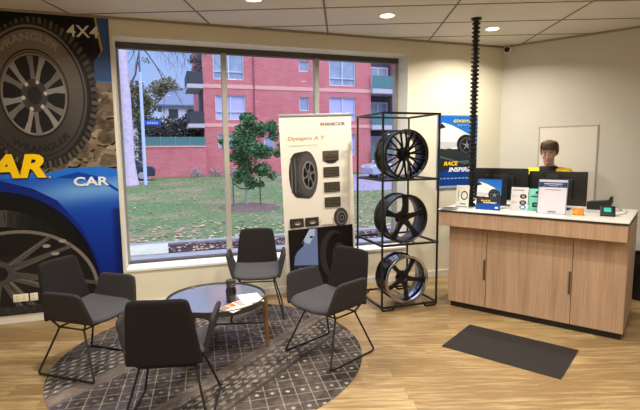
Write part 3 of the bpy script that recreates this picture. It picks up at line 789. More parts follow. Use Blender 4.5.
# ------------------------------------------------------------------ chairs
def patch(fn, nu=14, nv=10):
    vs = [fn(-1+2*i/nu, j/nv) for j in range(nv+1) for i in range(nu+1)]
    fs = [(j*(nu+1)+i, j*(nu+1)+i+1, (j+1)*(nu+1)+i+1, (j+1)*(nu+1)+i) for j in range(nv) for i in range(nu)]
    return MB().add(vs, fs)
def soft(o, th):
    so = o.modifiers.new('solid', 'SOLIDIFY'); so.thickness = th; so.offset = 0
    sb = o.modifiers.new('sub', 'SUBSURF'); sb.levels = 1; sb.render_levels = 1
    o.data.polygons.foreach_set('use_smooth', [True]*len(o.data.polygons)); return o
def make_chair(label):
    t = thing('lounge_chair', label, 'chair', group='charcoal tub chairs around the round table')
    def seat(u, v):
        x = -.20+.475*v; y = u*(.236-.012*v)
        k = abs(u)**5; x -= k*(.05*(v > .5)*(2*v-1)**2) if v > .5 else 0
        z = .445 - .018*(1-u*u)*(1-abs(2*v-1)) + .012*abs(u)**3 - (.035*max(0, (v-.75)/.25)**2) + .01*(1-v)
        return (x, y, z+.004)
    soft(patch(seat).build('seat', SEATLIT, t), .036)
    def back(u, v):
        ve = v*(1-.035*abs(u)**9); ww = .224-.046*v
        ue = u*(1-.05*v**10)
        return (-.205-.085*ve**1.1+.022*u*u*(1-.3*v), ue*ww, .395+.425*ve)
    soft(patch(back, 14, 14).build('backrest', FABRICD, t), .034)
    for sg in (-1, 1):
        def arm(u, v, sg=sg):
            ve = v*(1-.07*abs(u)**8)
            x = .042+u*(1-.04*v**8)*(.222-.045*v) - .002*v
            y = sg*(.234+.010*sin(v*pi/2)+.034*v*v - .022*(1-v)**3)
            return (x, y, .414+.240*ve)
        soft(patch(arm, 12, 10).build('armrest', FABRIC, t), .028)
    for sg in (-1, 1):
        pts = [(.175, sg*.20, .43), (.11, sg*.165, .348), (.265, sg*.255, .009), (-.255, sg*.255, .009), (-.115, sg*.165, .348), (-.185, sg*.20, .43)]
        m_ = MB(); m_.tube(rounded(pts, .022, 5), .0078, 8); m_.build('sled_leg', BLACK, t, 50)
    for x in (.11, -.115):
        m_ = MB(); m_.cyl((x, -.166, .348), (x, .166, .348), .007, 8); m_.build('cross_bar', BLACK, t, 50)
    for sg in (-1, 1):
        m_ = MB(); m_.cyl((-.115, sg*.165, .348), (.11, sg*.165, .348), .007, 8); m_.build('side_bar', BLACK, t, 50)
    return t
spots = [(-1.955, 3.32, -15, 'charcoal tub chair on the left in front of the blue car mural'),
         (-.875, 4.50, -80.6, 'charcoal tub chair facing us with its back to the window'),
         (-1.075, 2.70, 98, 'charcoal tub chair nearest us, seen from behind'),
         (-.115, 3.60, 228, 'charcoal tub chair on the right, in front of the roll-up banner')]
ch0 = make_chair(spots[0][3])
for i, (x, y, a, lb) in enumerate(spots):
    c_ = ch0 if i == 0 else copy_tree(ch0)
    c_.location = (x, y, .005); c_.rotation_euler = (0, 0, radians(a)); c_['label'] = lb

# rug
rg = MB(); rg.lathe([(.0001, 0), (1.205, 0), (1.21, .003), (1.205, .005), (.0001, .005)], 96)
o = rg.build('round_rug', [RUG], loc=(-1.066, 3.571, .0)); tag(o, 'large round dark patterned rug under the chairs and table', 'rug')
# door mat
u_ = Vector((1.886-1.168, 3.681-4.213, 0)); u_.normalize(); am = atan2(u_.y, u_.x)
dmx = Vector(((1.168+1.547)/2, (4.213+3.19)/2, 0))
mt = MB(); mt.bbox(-.445, .445, -.295, .295, 0, .009, .004); o = mt.build('floor_mat', [DOORMAT], loc=dmx, rot=(0, 0, am)); tag(o, 'rectangular dark grey ribbed mat on the wood floor before the counter', 'mat')
bd = MB(); 
for a in ((-.452, -.44, -.302, .302), (.44, .452, -.302, .302), (-.44, .44, -.302, -.29), (-.44, .44, .29, .302)): bd.box(a[0], a[1], a[2], a[3], 0, .007)
bd.build('rubber_edge', mat('rubber', (36, 34, 34), .7), o)

# ------------------------------------------------------------------ round table
tb_ = thing('coffee_table', 'low round coffee table with dark rim and wooden legs on the rug', 'table', (-1.05, 3.64, .0075))
TR = .40; TZ = .43
q_ = MB(); q_.lathe([(.0001, TZ-.012), (TR-.012, TZ-.012), (TR-.012, TZ), (.0001, TZ)], 64); q_.build('table_top', TGLASS, tb_, 30)
q_ = MB(); q_.lathe([(TR-.012, TZ-.03), (TR, TZ-.03), (TR+.004, TZ+.014), (TR-.004, TZ+.016), (TR-.012, TZ+.006)], 64, closed=True); q_.build('rim', DARKTOP, tb_, 40)
for a in (8, 137, 251):
    a = radians(a); c_, s_ = cos(a), sin(a)
    q_ = MB(); q_.tube([((TR-.008)*c_, (TR-.008)*s_, TZ+.008), ((TR+.012)*c_, (TR+.012)*s_, .0)], .02, 14, rfun=lambda t: .024-.009*t); q_.build('leg', LEGWOOD, tb_, 40)
    q_ = MB(); q_.tube([(0, 0, .20), ((TR-.016)*c_, (TR-.016)*s_, .20)], .007, 8); q_.build('stretcher', BLACK, tb_, 40)
tz = TZ+.0085
# bottle with banded top
bt = thing('glass_bottle', 'small dark glass bottle with ringed top on the coffee table', 'bottle', (-.90, 3.53, tz))
q_ = MB(); q_.lathe([(.0001, 0), (.038, 0), (.042, .006), (.042, .10), (.034, .118), (.034, .125), (.0001, .125)], 28); q_.build('bottle_body', mat('smoked_bottle', (34, 34, 38), .12, coat=.5), bt, 35)
q_ = MB(); q_.lathe([(.0001, .125), (.034, .125), (.040, .133), (.034, .141), (.040, .149), (.034, .157), (.041, .167), (.038, .18), (.0001, .18)], 28); q_.build('cap', mat('bottle_cap', (64, 56, 48), .35, .4), bt, 40)
# magazines
def sheet(name, label, x, y, z, rz, w, h, th, fn, cat='magazine', group=None):
    t = thing(name, label, cat, (x, y, z), rz, group)
    q_ = MB(); q_.box(-w/2, w/2, -h/2, h/2, 0, th); q_.build('pages', PAPER, t)
    A = Art((-w/2, w/2, -h/2, h/2)); A.rect(-w/2, w/2, -h/2, h/2, (236, 232, 226)); fn(A, w, h)
    A.build('cover', t, (0, 0, th+.0002), (radians(-90), 0, 0)); return t
def cov1(A, w, h):
    A.rect(-w/2, 0, -h*.1, h/2, (222, 150, 96)); A.ell(-.03, .04, .035, .05, (190, 100, 60), 14); A.rect(-.08, 0, -.12, -.03, (150, 120, 100)); A.rect(.01, .09, .06, .07, (140, 140, 140)); A.rect(.01, .08, .03, .036, (170, 170, 170))
def cov2(A, w, h): A.rect(-w*.4, w*.4, h*.25, h*.4, (206, 90, 60)); A.rect(-w*.4, w*.1, -.05, .03, (170, 150, 130))
def cov3(A, w, h): A.rect(-w*.42, w*.2, h*.3, h*.38, (170, 160, 150)); A.rect(-w*.42, w*.42, -.09, .05, (214, 206, 196))
sheet('magazine', 'white open leaflet lying at the right of the coffee table', -.765, 3.62, tz+.001, radians(25), .17, .23, .003, cov3)
sheet('magazine', 'orange and white leaflet lying before the dark bottle on table', -.84, 3.40, tz+.004, radians(-28), .16, .22, .003, cov1)
sheet('magazine', 'cream leaflet with red heading lying at front edge of coffee table', -.80, 3.46, tz+.0085, radians(48), .10, .15, .003, cov2)

# ------------------------------------------------------------------ reception counter
ct = thing('reception_counter', 'oak reception counter with white worktop and black plinth', 'counter', Cp(0, 0, 0), AC)
L = 1.544; B = .86
q_ = MB(); q_.box(.02, L-.02, .03, B-.03, 0, .06); q_.build('plinth', mat('black_kick', (16, 15, 15), .5), ct)
q_ = MB(); q_.box(.0, L, .019, B-.02, .06, .985); q_.build('carcass', [OAK], ct)
for a, c in ((.0, .384), (.388, 1.139), (1.143, L)):
    q_ = MB(); q_.bbox(a+.001, c-.001, 0, .018, .062, .874, .0015, 1); pn = q_.build('cabinet_door', OAK, ct)
    if c < 1.2:
        h = MB(); hx_ = c-.022; z0 = .34
        h.bbox(hx_-.001, hx_+.016, -.012, .002, z0, z0+.205, .002, 1); h.build('handle', mat('bronze_pull', (96, 82, 68), .4, .5), pn)
q_ = MB(); q_.bbox(-.07, L-.006, -.112, .05, .868, 1.010, .002, 1); q_.box(-.07, -.052, .05, B, .868, 1.010); q_.build('fascia', OAK, ct)
q_ = MB(); q_.bbox(-.075, L+.002, -.12, B+.01, 1.010, 1.024, .001, 1); q_.build('top_edge', mat('black_core', (24, 22, 22), .5), ct)
q_ = MB(); q_.bbox(-.075, L+.002, -.12, B+.01, 1.024, 1.035, .001, 1); q_.build('worktop', mat('white_laminate', (222, 218, 210), .3, var=.03, vscale=30), ct)
CZ = 1.035

# monitors
def monitor(label, a0, a1, b, z0, z1, tilt=0):
    t = thing('computer_monitor', label, 'monitor', Cp((a0+a1)/2, b, CZ), AC, 'monitors on the reception counter')
    w = (a1-a0)/2; z0 -= CZ; z1 -= CZ
    q_ = MB(); q_.bbox(-w, w, 0, .022, z0, z1, .006); q_.build('casing', mat('monitor_black', (15, 15, 18), .38), t, 40)
    q_ = MB(); q_.bbox(-w*.55, w*.55, -.022, .004, z0+.06, z1-.07, .015); q_.build('rear_housing', mat('monitor_black', (0, 0, 0)), t, 40)
    q_ = MB(); q_.box(-w+.01, w-.01, .0215, .0235, z0+.015, z1-.01); q_.build('screen', mat('screen_glow', (30, 40, 60), .2, emit=(120, 150, 200), estr=.8), t)
    q_ = MB(); q_.bbox(-.035, .035, -.012, .006, .006, z0+.12, .004); q_.build('stand_neck', BPLAST, t, 40)
    q_ = MB(); q_.bbox(-.12, .12, -.06, .12, 0, .01, .004); q_.build('stand_base', BPLAST, t, 40)
    return t
monitor('left of the two black monitors, behind the blue brochure', .075, .625, .47, 1.10, 1.432)
monitor('right of the two black monitors, in front of the seated worker', .628, 1.150, .50, 1.075, 1.408)

# printed stands
def stand(name, label, a, b, w, h, draw, cat, tilt=-8, back=(230, 230, 230), rz=0, group=None, wedge=True, z=CZ):
    t = thing(name, label, cat, Cp(a, b, z), AC+rz, group)
    q_ = MB(); q_.box(-w/2, w/2, 0, .004, 0, h); q_.build('panel', mat('acrylic_%d_%d_%d' % back, back, .2), t, rot=(radians(tilt), 0, 0))
    if wedge:
        q_ = MB(); q_.box(-w*.45, w*.45, -.01, .0, 0, .003); q_.prism([(0, 0), (0, 0.0031), (.0031, 0.0031)], 0, .001); q_.box(-w*.4, w*.4, 0, .075+h*.12, 0, .003)
        q_.build('foot', mat('acrylic_clear_foot', (215, 220, 222), .1), t)
    A = Art((-w/2, w/2, 0, h)); draw(A, w, h); A.step = .0003
    A.build('print', t, (0, -.0003, 0), (radians(tilt), 0, 0)); return t
def d_ring(A, w, h):
    A.rect(-w/2, w/2, 0, h, (224, 222, 214)); A.ring(.02, h*.56, .036, .046, .72, 1, (60, 58, 60)); A.rect(-.045, -.040, h*.3, h*.75, (60, 58, 60)); A.rect(-.02, .04, h*.16, h*.22, (120, 140, 110)); A.rect(-w*.4, w*.4, h*.05, h*.09, (120, 120, 130))
def d_bro(A, w, h):
    P = car_picture(A, -w/2, w/2, h*.1, h); A.rect(-w/2, w/2, 0, h*.2, (26, 74, 160)); A.text('RACE', -w*.3, w*.1, h*.28, h*.33, (240, 200, 40), .04, .2); A.text('INSPIRED', -w*.2, w*.35, h*.22, h*.265, (232, 236, 244), .03, .2); A.rect(w*.3, w*.42, h*.06, h*.12, (200, 220, 240))
def d_card(A, w, h):
    A.rect(-w/2, w/2, 0, h, (216, 212, 212)); A.rect(-w*.4, w*.25, h*.86, h*.89, (90, 88, 92))
    for zz in (.62, .36): A.ell(w*.22, h*zz, w*.2, h*.10, (40, 38, 40), 20); A.ell(w*.22, h*zz, w*.1, h*.05, (150, 148, 150), 16); A.rect(-w*.42, -w*.05, h*(zz+.02), h*(zz+.035), (160, 158, 160)); A.rect(-w*.42, -w*.12, h*(zz-.05), h*(zz-.035), (170, 168, 170))
    A.ell(w*.22, h*.17, w*.19, h*.10, (70, 150, 186), 20); A.ell(w*.22, h*.17, w*.09, h*.05, (220, 236, 240), 16)
def d_teal(A, w, h):
    A.rect(-w/2, w/2, 0, h, (130, 222, 196)); A.ell(w*.12, h*.84, w*.2, h*.07, (30, 60, 60), 18); A.rect(-w*.36, w*.42, h*.62, h*.68, (30, 90, 84)); A.rect(-w*.25, w*.2, h*.18, h*.38, (20, 50, 54)); A.rect(-w*.14, w*.1, h*.26, h*.31, (130, 222, 196))
def d_qr(A, w, h):
    A.rect(-w/2, w/2, 0, h, (214, 210, 222)); A.rect(-w/2, w/2, h*.78, h*.93, (44, 60, 108)); A.rect(-w/2+.008, w/2-.008, h*.93, h*.97, (196, 196, 214)); A.rect(-w*.3, w*.32, h*.87, h*.895, (190, 200, 220)); A.rect(-w*.15, w*.18, h*.82, h*.84, (170, 184, 210))
    A.rect(-w*.26, w*.28, h*.70, h*.715, (120, 118, 130)); A.rect(-w*.12, w*.16, h*.055, h*.085, (120, 118, 130)); A.ring(0, h*.5, w/2, w/2, .985, 1.0, (214, 210, 222))
    for a_ in ((-w/2, -w/2+.005, 0, h), (w/2-.005, w/2, 0, h), (-w/2, w/2, 0, .005)): A.rect(*a_, (90, 100, 140))
stand('leaflet_holder', 'white leaflet with a dark ring drawing at left end of counter', .10, .055, .135, .235, d_ring, 'leaflet')
stand('brochure_stand', 'blue brochure showing a white car, standing on the counter', .365, .05, .235, .305, d_bro, 'brochure', back=(30, 70, 150))
stand('information_card', 'white upright card with round wheel pictures on the counter', .628, .15, .158, .23, d_card, 'card')
stand('information_card', 'mint green upright card half behind the scan sign', .765, .225, .135, .215, d_teal, 'card', rz=radians(4), back=(120, 200, 180))
stand('scan_sign', 'white upright sign with dark blue header on the counter', .928, .085, .245, .315, d_qr, 'sign')
# small acrylic block on top of the right monitor
t = thing('clear_sign_holder', 'clear grey plastic sign holder standing between the scan sign and the right monitor', 'sign holder', Cp(.876, .335, CZ), AC)
q_ = MB(); q_.bbox(-.055, .055, 0, .006, 0, .352, .002); q_.build('panel', mat('grey_acrylic', (40, 44, 45), .15), t); q_ = MB(); q_.bbox(-.055, .055, -.02, .03, 0, .005, .001); q_.build('foot', mat('grey_acrylic', (0, 0, 0)), t)
# same style behind the brochure
t = thing('clear_sign_holder', 'clear grey plastic sign holder standing behind the blue brochure', 'sign holder', Cp(.42, .345, CZ), AC)
q_ = MB(); q_.bbox(-.04, .04, 0, .006, 0, .345, .002); q_.build('panel', mat('grey_acrylic', (0, 0, 0)), t); q_ = MB(); q_.bbox(-.04, .04, -.02, .03, 0, .005, .001); q_.build('foot', mat('grey_acrylic', (0, 0, 0)), t)
# pamphlet stacks
def pile(label, a, b, rz, col, n=3, w=.15, h=.21, name='paper_sheet'):
    t = thing(name, label, 'paper', Cp(a, b, CZ), AC+rz)
    q_ = MB()
    for k in range(n): q_.box(-w/2, w/2, -h/2, h/2, k*.004, k*.004+.003, Matrix.Rotation(.1*k, 4, 'Z'))
    q_.build('sheets', mat('sheet_%d' % col[0], col, .5), t)
    q_ = MB()
    for k in range(5): q_.box(-w*.4, w*.4-(k % 2)*.03, -h*.4+k*.03, -h*.4+k*.03+.012, n*.004, n*.004+.0008)
    q_.build('dark_print', mat('sheet_ink', (60, 60, 70), .5), t)
pile('flat dark-printed leaflets at the left end of the counter top', .01, -.03, .2, (150, 150, 156), 2)
pile('white folded papers with black stripes right of the blue brochure', .505, .27, 1.2, (226, 224, 222), 6, .10, .15)
# orange box
ob = thing('orange_box', 'small orange box on the counter right of the scan sign', 'box', Cp(1.13, .155, CZ), AC)
q_ = MB(); q_.bbox(-.035, .05, -.03, .03, 0, .058, .006); q_.build('body', mat('orange_card', (226, 132, 28), .5), ob, 40)
q_ = MB(); q_.bbox(-.03, .012, -.0325, -.029, .012, .045, .001); q_.build('front_label', mat('orange_light', (246, 168, 60), .5), ob)
# payment terminal
pt = thing('payment_terminal', 'black card payment terminal with teal screen at right of counter', 'card reader', Cp(1.355, .24, CZ+.0015), AC+radians(8))
R_ = Matrix.Translation((0, 0, .022)) @ Matrix.Rotation(radians(38), 4, 'X')
q_ = MB(); q_.bbox(-.058, .058, -.055, .06, 0, .035, .01, 3, R_); q_.build('housing', BPLAST, pt, 40)
q_ = MB(); q_.bbox(-.030, .026, -.02, .032, .0345, .0365, .001, 1, R_); q_.build('screen', mat('teal_screen', (60, 170, 160), .2, emit=(50, 150, 145), estr=.35), pt)
q_ = MB(); q_.bbox(-.05, .05, -.05, .05, 0, .02, .006); q_.build('dock', mat('dock_white', (215, 212, 208), .4), pt, 40)
# cable
q_ = MB(); pts = [Cp(1.40, .27, CZ+.006), Cp(1.44, .36, CZ+.006), Cp(1.47, .5, CZ+.006), Cp(1.46, .66, CZ+.006), Cp(1.40, .78, CZ+.006)]
q_.tube(rounded(pts, .05), .006, 8); o = q_.build('charging_cable', mat('cable_white', (225, 222, 218), .5), None, 50); tag(o, 'white cable lying on the counter behind the payment terminal', 'cable')
o.location = (0, 0, 0)
# tablet mount / phone behind
ph = thing('desk_phone', 'dark desk phone behind the right end of the right monitor', 'phone', Cp(1.235, .70, CZ), AC)
q_ = MB(); q_.prism([(-.10, 0), (.085, 0), (.115, .085), (.10, .10), (-.10, .075)], -.06, .05); bo = q_.build('phone_base', BPLAST, ph); bv = bo.modifiers.new('b', 'BEVEL'); bv.width = .006; bv.segments = 2
q_ = MB(); q_.tube(rounded([(.095, -.07, .10), (.098, -.05, .118), (.098, .05, .118), (.095, .07, .10)], .02), .014, 10); q_.build('handset', BPLAST, ph, 40)

# corrugated hose from the ceiling to the counter
hs = thing('corrugated_hose', 'black corrugated hose hanging from the ceiling down to the counter', 'hose', Cp(.127, .25, CZ))
prof = []; n_ = 46; H_ = HC-CZ
for k in range(n_):
    z0 = H_*k/n_; p_ = H_/n_
    prof += [(.024, z0), (.024, z0+p_*.38), (.041, z0+p_*.5), (.041, z0+p_*.85), (.024, z0+p_*.97)]
q_ = MB(); q_.lathe([(.0001, 0)]+prof+[(.0001, H_)], 20); q_.build('hose_tube', mat('hose_black', (14, 14, 15), .5), hs, 30)
q_ = MB(); q_.lathe([(.0001, H_-.018), (.045, H_-.018), (.055, H_-.001), (.0001, H_-.001)], 24); q_.build('ceiling_collar', BPLAST, hs, 30)
q_ = MB(); q_.lathe([(.0001, .0), (.05, .0), (.045, .02), (.0001, .02)], 24); q_.build('desk_collar', BPLAST, hs, 30)

# bin
bi = thing('waste_bin', 'black bin on the floor behind the right end of the counter', 'bin', (3.245, 5.03, 0))
q_ = MB(); q_.lathe([(.0001, 0), (.12, 0), (.125, .01), (.145, .46), (.15, .47), (.15, .49), (.138, .49), (.118, .03), (.0001, .03)], 32); q_.build('bucket', BPLAST, bi, 35)
q_ = MB()
q_.lathe([(.137, .47), (.152, .495), (.156, .50), (.158, .44), (.154, .40), (.151, .40), (.153, .44)], 28, closed=True); q_.build('bin_liner', mat('liner_black', (34, 34, 38), .3), bi, 60)
# security camera dome
sc = thing('security_camera', 'small white dome security camera high on the side wall', 'camera', Rp(-2.106, DR, 2.885), AR)
q_ = MB(); q_.lathe([(.0001, 0), (.05, 0), (.05, -.02), (.042, -.032), (.0001, -.032)], 24, 'y'); q_.build('mount', WHITE, sc, 35)
q_ = MB(); q_.ellipsoid((0, -.034, 0), (.034, .034, .034)); q_.build('dome', GLOSSB, sc, 60)

# ------------------------------------------------------------------ person behind the counter
SKIN = mat('skin', (196, 150, 126), .55, spec=.35, var=.04, vscale=14)
HAIRM = mat('brown_hair', (92, 68, 48), .7, bump=.6, bscale=120, var=.3, vscale=40)
TROU = mat('dark_trousers', (34, 35, 42), .9)
def skin_mesh(name, joints, edges, M, parent, root, sub=2, join=None, voxel=None):
    me = bpy.data.meshes.new(name); me.from_pydata([j[0] for j in joints], edges, [])
    o = bpy.data.objects.new(name, me); COL.objects.link(o)
    bm = bmesh.new(); bm.from_mesh(me); bm.verts.layers.skin.verify(); bm.to_mesh(me); bm.free()
    for i, j in enumerate(joints):
        r = j[1]; me.skin_vertices[0].data[i].radius = r if isinstance(r, tuple) else (r, r)
        me.skin_vertices[0].data[i].use_root = (i == root)
    o.modifiers.new('skin', 'SKIN').use_smooth_shade = True
    s_ = o.modifiers.new('sub', 'SUBSURF'); s_.levels = sub; s_.render_levels = sub
    dg = bpy.context.evaluated_depsgraph_get(); dg.update()
    m2 = bpy.data.meshes.new_from_object(o.evaluated_get(dg)); bpy.data.objects.remove(o)
    if join:
        bm = bmesh.new(); bm.from_mesh(m2)
        for mb in join:
            off = len(bm.verts); vs = [bm.verts.new(v) for v in mb.v]
            for f in mb.f:
                try: bm.faces.new([vs[i] for i in f])
                except ValueError: pass
        bmesh.ops.recalc_face_normals(bm, faces=bm.faces); bm.to_mesh(m2); bm.free()
    m2.materials.clear(); m2.materials.append(M); m2.name = name
    o = bpy.data.objects.new(name, m2); COL.objects.link(o); o.parent = parent
    if voxel:
        r_ = o.modifiers.new('rm', 'REMESH'); r_.mode = 'VOXEL'; r_.voxel_size = voxel; r_.use_smooth_shade = True
        c_ = o.modifiers.new('sm', 'SMOOTH'); c_.factor = .5; c_.iterations = 2
    m2.polygons.foreach_set('use_smooth', [True]*len(m2.polygons))
    return o
pr = thing('person', 'young worker with brown hair and black and yellow jacket behind the counter', 'person', Cp(.665, 1.19, 0), AC+radians(3))
J = []; Ed = []
def jn(p, r, par=None):
    J.append((p, r)); 
    if par is not None: Ed.append((par, len(J)-1))
    return len(J)-1
pel = jn((0, .03, .93), (.15, .11)); sp1 = jn((0, .02, 1.06), (.135, .10), pel); sp2 = jn((0, .01, 1.22), (.15, .11), sp1); chs = jn((0, 0, 1.33), (.14, .10), sp2)
nk = jn((0, -.005, 1.43), .055, chs); nk2 = jn((0, -.02, 1.50), .05, nk)
armj = {}
for sg in (-1, 1):
    sh = jn((sg*.16, 0, 1.365), .062, chs); el = jn((sg*.25, -.03, 1.12), .043, sh); wr_ = jn((sg*.165, -.32, 1.085), .027, el)
    pa = jn((sg*.15, -.375, 1.078), (.036, .018), wr_)
    for fi, (ox, ln) in enumerate(((-.032, .060), (-.011, .072), (.011, .068), (.031, .052))):
        a_ = jn((sg*.15+ox, -.405, 1.082), .0105, pa); b_ = jn((sg*.148+ox*1.15, -.405-ln*.55, 1.079), .0095, a_); jn((sg*.148+ox*1.2, -.405-ln, 1.054), .008, b_)
    a_ = jn((sg*.15-sg*.036, -.375, 1.072), .012, pa); jn((sg*.15-sg*.058, -.405, 1.056), .010, a_)
    hp = jn((sg*.095, .03, .86), .088, pel); kn = jn((sg*.11, .02, .49), .058, hp); an = jn((sg*.11, .05, .09), .040, kn); jn((sg*.125, -.10, .045), (.042, .028), an)
HZ = 1.585; HY = -.035
HR = Matrix.Translation((0, HY, HZ)) @ Matrix.Rotation(radians(14), 4, 'X') @ Matrix.Rotation(radians(0), 4, 'Z')
def hm(): return MB()
skull = hm().ellipsoid((0, .008, .018), (.076, .095, .105), 24, 16, HR)
jaw = hm().ellipsoid((0, -.028, -.058), (.055, .058, .066), 20, 14, HR)
chin = hm().ellipsoid((0, -.062, -.098), (.024, .020, .020), 12, 8, HR)
chk = [hm().ellipsoid((s_*.038, -.058, -.028), (.026, .024, .026), 12, 8, HR) for s_ in (-1, 1)]
brow = hm().ellipsoid((0, -.070, .028), (.052, .022, .016), 14, 8, HR)
nose = hm().tube([HR @ Vector((0, -.086, .018)), HR @ Vector((0, -.100, -.010)), HR @ Vector((0, -.108, -.026)), HR @ Vector((0, -.088, -.036))], .012, 10, rfun=lambda t: .009+.007*t)
ears = [hm().ellipsoid((s_*.078, .010, -.008), (.010, .020, .032), 12, 8, HR) for s_ in (-1, 1)]
lips = hm().ellipsoid((0, -.082, -.062), (.026, .012, .010), 12, 8, HR)
nkt = hm().cyl((0, .0, 1.40), (0, -.02, 1.54), .054, 18)
body = skin_mesh('body', J, Ed, SKIN, pr, pel, 2, [skull, jaw, chin, brow, nose, lips, nkt]+chk+ears, .0065)
for s_ in (-1, 1):
    e_ = MB().ellipsoid((s_*.030, -.078, .004), (.014, .010, .009), 12, 8, HR); eo = e_.build('eye', mat('eye_white', (190, 176, 170), .3), pr, 60)
    MB().ellipsoid((s_*.030, -.087, .001), (.0065, .003, .0065), 10, 6, HR).build('iris', mat('iris', (50, 38, 30), .2), eo, 60)
    MB().ellipsoid((s_*.031, -.090, .024), (.021, .006, .0045), 12, 6, HR).build('eyebrow', HAIRM, pr, 60)
MB().ellipsoid((0, -.0935, -.0615), (.021, .0045, .0055), 12, 6, HR).build('mouth', mat('lips', (176, 108, 98), .5), pr, 60)
# hair cap with a swept fringe
hb_ = MB(); vs = []; fs = []; nu, nv = 48, 30; keep = {}
for j in range(nv+1):
    t = pi*j/nv
    for i in range(nu):
        a = 2*pi*i/nu; d = Vector((sin(t)*cos(a), sin(t)*sin(a), cos(t)))
        k = 1+.045*noise.noise(d*7)+.03*noise.noise(d*17)
        vs.append(HR @ Vector((d.x*.087*k, .012+d.y*.108*k, .026+d.z*.116*k)))
        keep[(i, j)] = (d.z > (.40 + .10*sin(a*5) if d.y < -.35 else (-.12 if d.y < .15 else -.55)) - (.12 if d.y < -.35 and abs(d.x) > .5 else 0))
for j in range(nv):
    for i in range(nu):
        if keep[(i, j)]: fs.append((j*nu+i, (j+1)*nu+i, (j+1)*nu+(i+1) % nu, j*nu+(i+1) % nu))
hb_.add(vs, fs)
rh = random.Random(5)
for k in range(46):
    a0 = rh.uniform(-2.9, -.25); st_ = Vector((.05*cos(a0)*1.3, -.03+.06*sin(a0), .118+rh.uniform(-.01, .012)))
    en = Vector((.084*cos(a0)+rh.uniform(-.006, .012), .0+.104*sin(a0), .052+rh.uniform(-.014, .02)))
    md = (st_+en)/2+Vector((.004, -.012, .020))
    hb_.tube([HR @ (st_*(1-t)**2+md*2*t*(1-t)+en*t*t) for t in [q/6 for q in range(7)]], .01, 6, rfun=lambda t: .009*(1-t)**.6+.002)
for k in range(26):
    a0 = rh.uniform(-.5, pi+.5); en = Vector((.090*cos(a0), .018+.104*sin(a0), rh.uniform(-.03, .03)))
    st_ = Vector((.06*cos(a0), .01+.07*sin(a0), .115)); md = (st_+en)/2+Vector((.03*cos(a0), .03*sin(a0), .03))
    hb_.tube([HR @ (st_*(1-t)**2+md*2*t*(1-t)+en*t*t) for t in [q/6 for q in range(7)]], .01, 6, rfun=lambda t: .008*(1-t)**.5+.002)
hb_.build('hair', HAIRM, pr, 70)
# jacket: black with yellow shoulder panels
m, nt, b = nodes_mat('jacket_cloth'); X.nt = nt
tc = nt.nodes.new('ShaderNodeTexCoord'); sp = nt.nodes.new('ShaderNodeSeparateXYZ'); nt.links.new(tc.outputs['Object'], sp.inputs[0])
ax = X(sp.outputs[0]).abs(); zz_ = X(sp.outputs[2])
yel = X.op('MULTIPLY', ax.gt(.085), (zz_ - ax*.25).gt(1.295), clamp=True)
nt.links.new(mixc(nt, yel, lin((24, 23, 28)), lin((244, 204, 20))), b.inputs['Base Color']); b.inputs['Roughness'].default_value = .85
J = []; Ed = []
pel = jn((0, .03, .88), (.17, .13)); sp1 = jn((0, .02, 1.06), (.16, .12), pel); sp2 = jn((0, .01, 1.22), (.17, .13), sp1); chs = jn((0, 0, 1.325), (.16, .12), sp2); jn((0, 0, 1.40), (.085, .075), chs)
for sg in (-1, 1):
    sh = jn((sg*.19, 0, 1.358), .075, chs); el = jn((sg*.255, -.03, 1.12), .056, sh); jn((sg*.17, -.305, 1.09), .040, el)
skin_mesh('jacket', J, Ed, m, pr, pel, 2)
MB().lathe([(.055, 1.385), (.085, 1.37), (.108, 1.385), (.104, 1.42), (.080, 1.438), (.066, 1.43), (.058, 1.41)], 28, closed=True, c=(0, -.005, 0)).build('hood_collar', mat('hood_black', (20, 19, 26), .9), pr, 60)
J = []; Ed = []
pel = jn((0, .03, .90), (.155, .12))
for sg in (-1, 1):
    hp = jn((sg*.095, .03, .84), .10, pel); kn = jn((sg*.11, .02, .49), .074, hp); jn((sg*.11, .05, .10), .062, kn)
skin_mesh('trousers', J, Ed, TROU, pr, 0, 2)
for sg in (-1, 1):
    MB().bbox(sg*.118-.047, sg*.118+.047, -.17, .10, 0, .085, .032, 3).build('shoe', mat('shoe_black', (24, 22, 22), .5), pr, 60)
# keyboard the worker uses
kb = thing('keyboard', 'black keyboard on the counter behind the monitors', 'keyboard', Cp(.66, .76, CZ), AC)
MB().bbox(-.21, .21, -.06, .06, 0, .014, .004).build('keyboard_body', BPLAST, kb)
q_ = MB()
for i in range(14):
    for j in range(5): q_.box(-.2+i*.0288, -.2+i*.0288+.024, -.052+j*.021, -.052+j*.021+.017, .014, .017)
q_.build('keys', mat('key_grey', (44, 44, 48), .6), kb)

# ------------------------------------------------------------------ outside
GZ = -.15
def out(s, D, z=GZ): return Wp(s, D, z)
g = MB(); g.box(-90, 120, 5.45, 170, -.5, GZ); struct(g.build('lawn', LAWN, rot=(0, 0, AW)))
g = MB(); g.box(-40, 40, 5.4, 8.35, -.4, GZ+.02); struct(g.build('concrete_path', CONC, rot=(0, 0, AW)))
g = MB(); g.box(-40, 40, 8.35, 9.15, -.4, GZ+.012); struct(g.build('leafy_gutter', MULCH, rot=(0, 0, AW)))
g = MB(); g.bbox(-40, 40, 9.18, 9.38, -.4, GZ+.05, .02); struct(g.build('kerb', CONC, rot=(0, 0, AW)))
g = MB(); g.bbox(-.78, .0, 8.30, 9.2, -.4, GZ+.045, .02); g.box(-3.5, -.78, 8.30, 9.2, -.4, GZ+.045); struct(g.build('crossover_slab', PALECONC, rot=(0, 0, AW)))
g = MB(); g.box(7.2, 60, 18.5, 31, -.4, GZ+.01); g.box(-60, -.9, 29, 33.5, -.4, GZ+.012); struct(g.build('road', ASPH, rot=(0, 0, AW)))
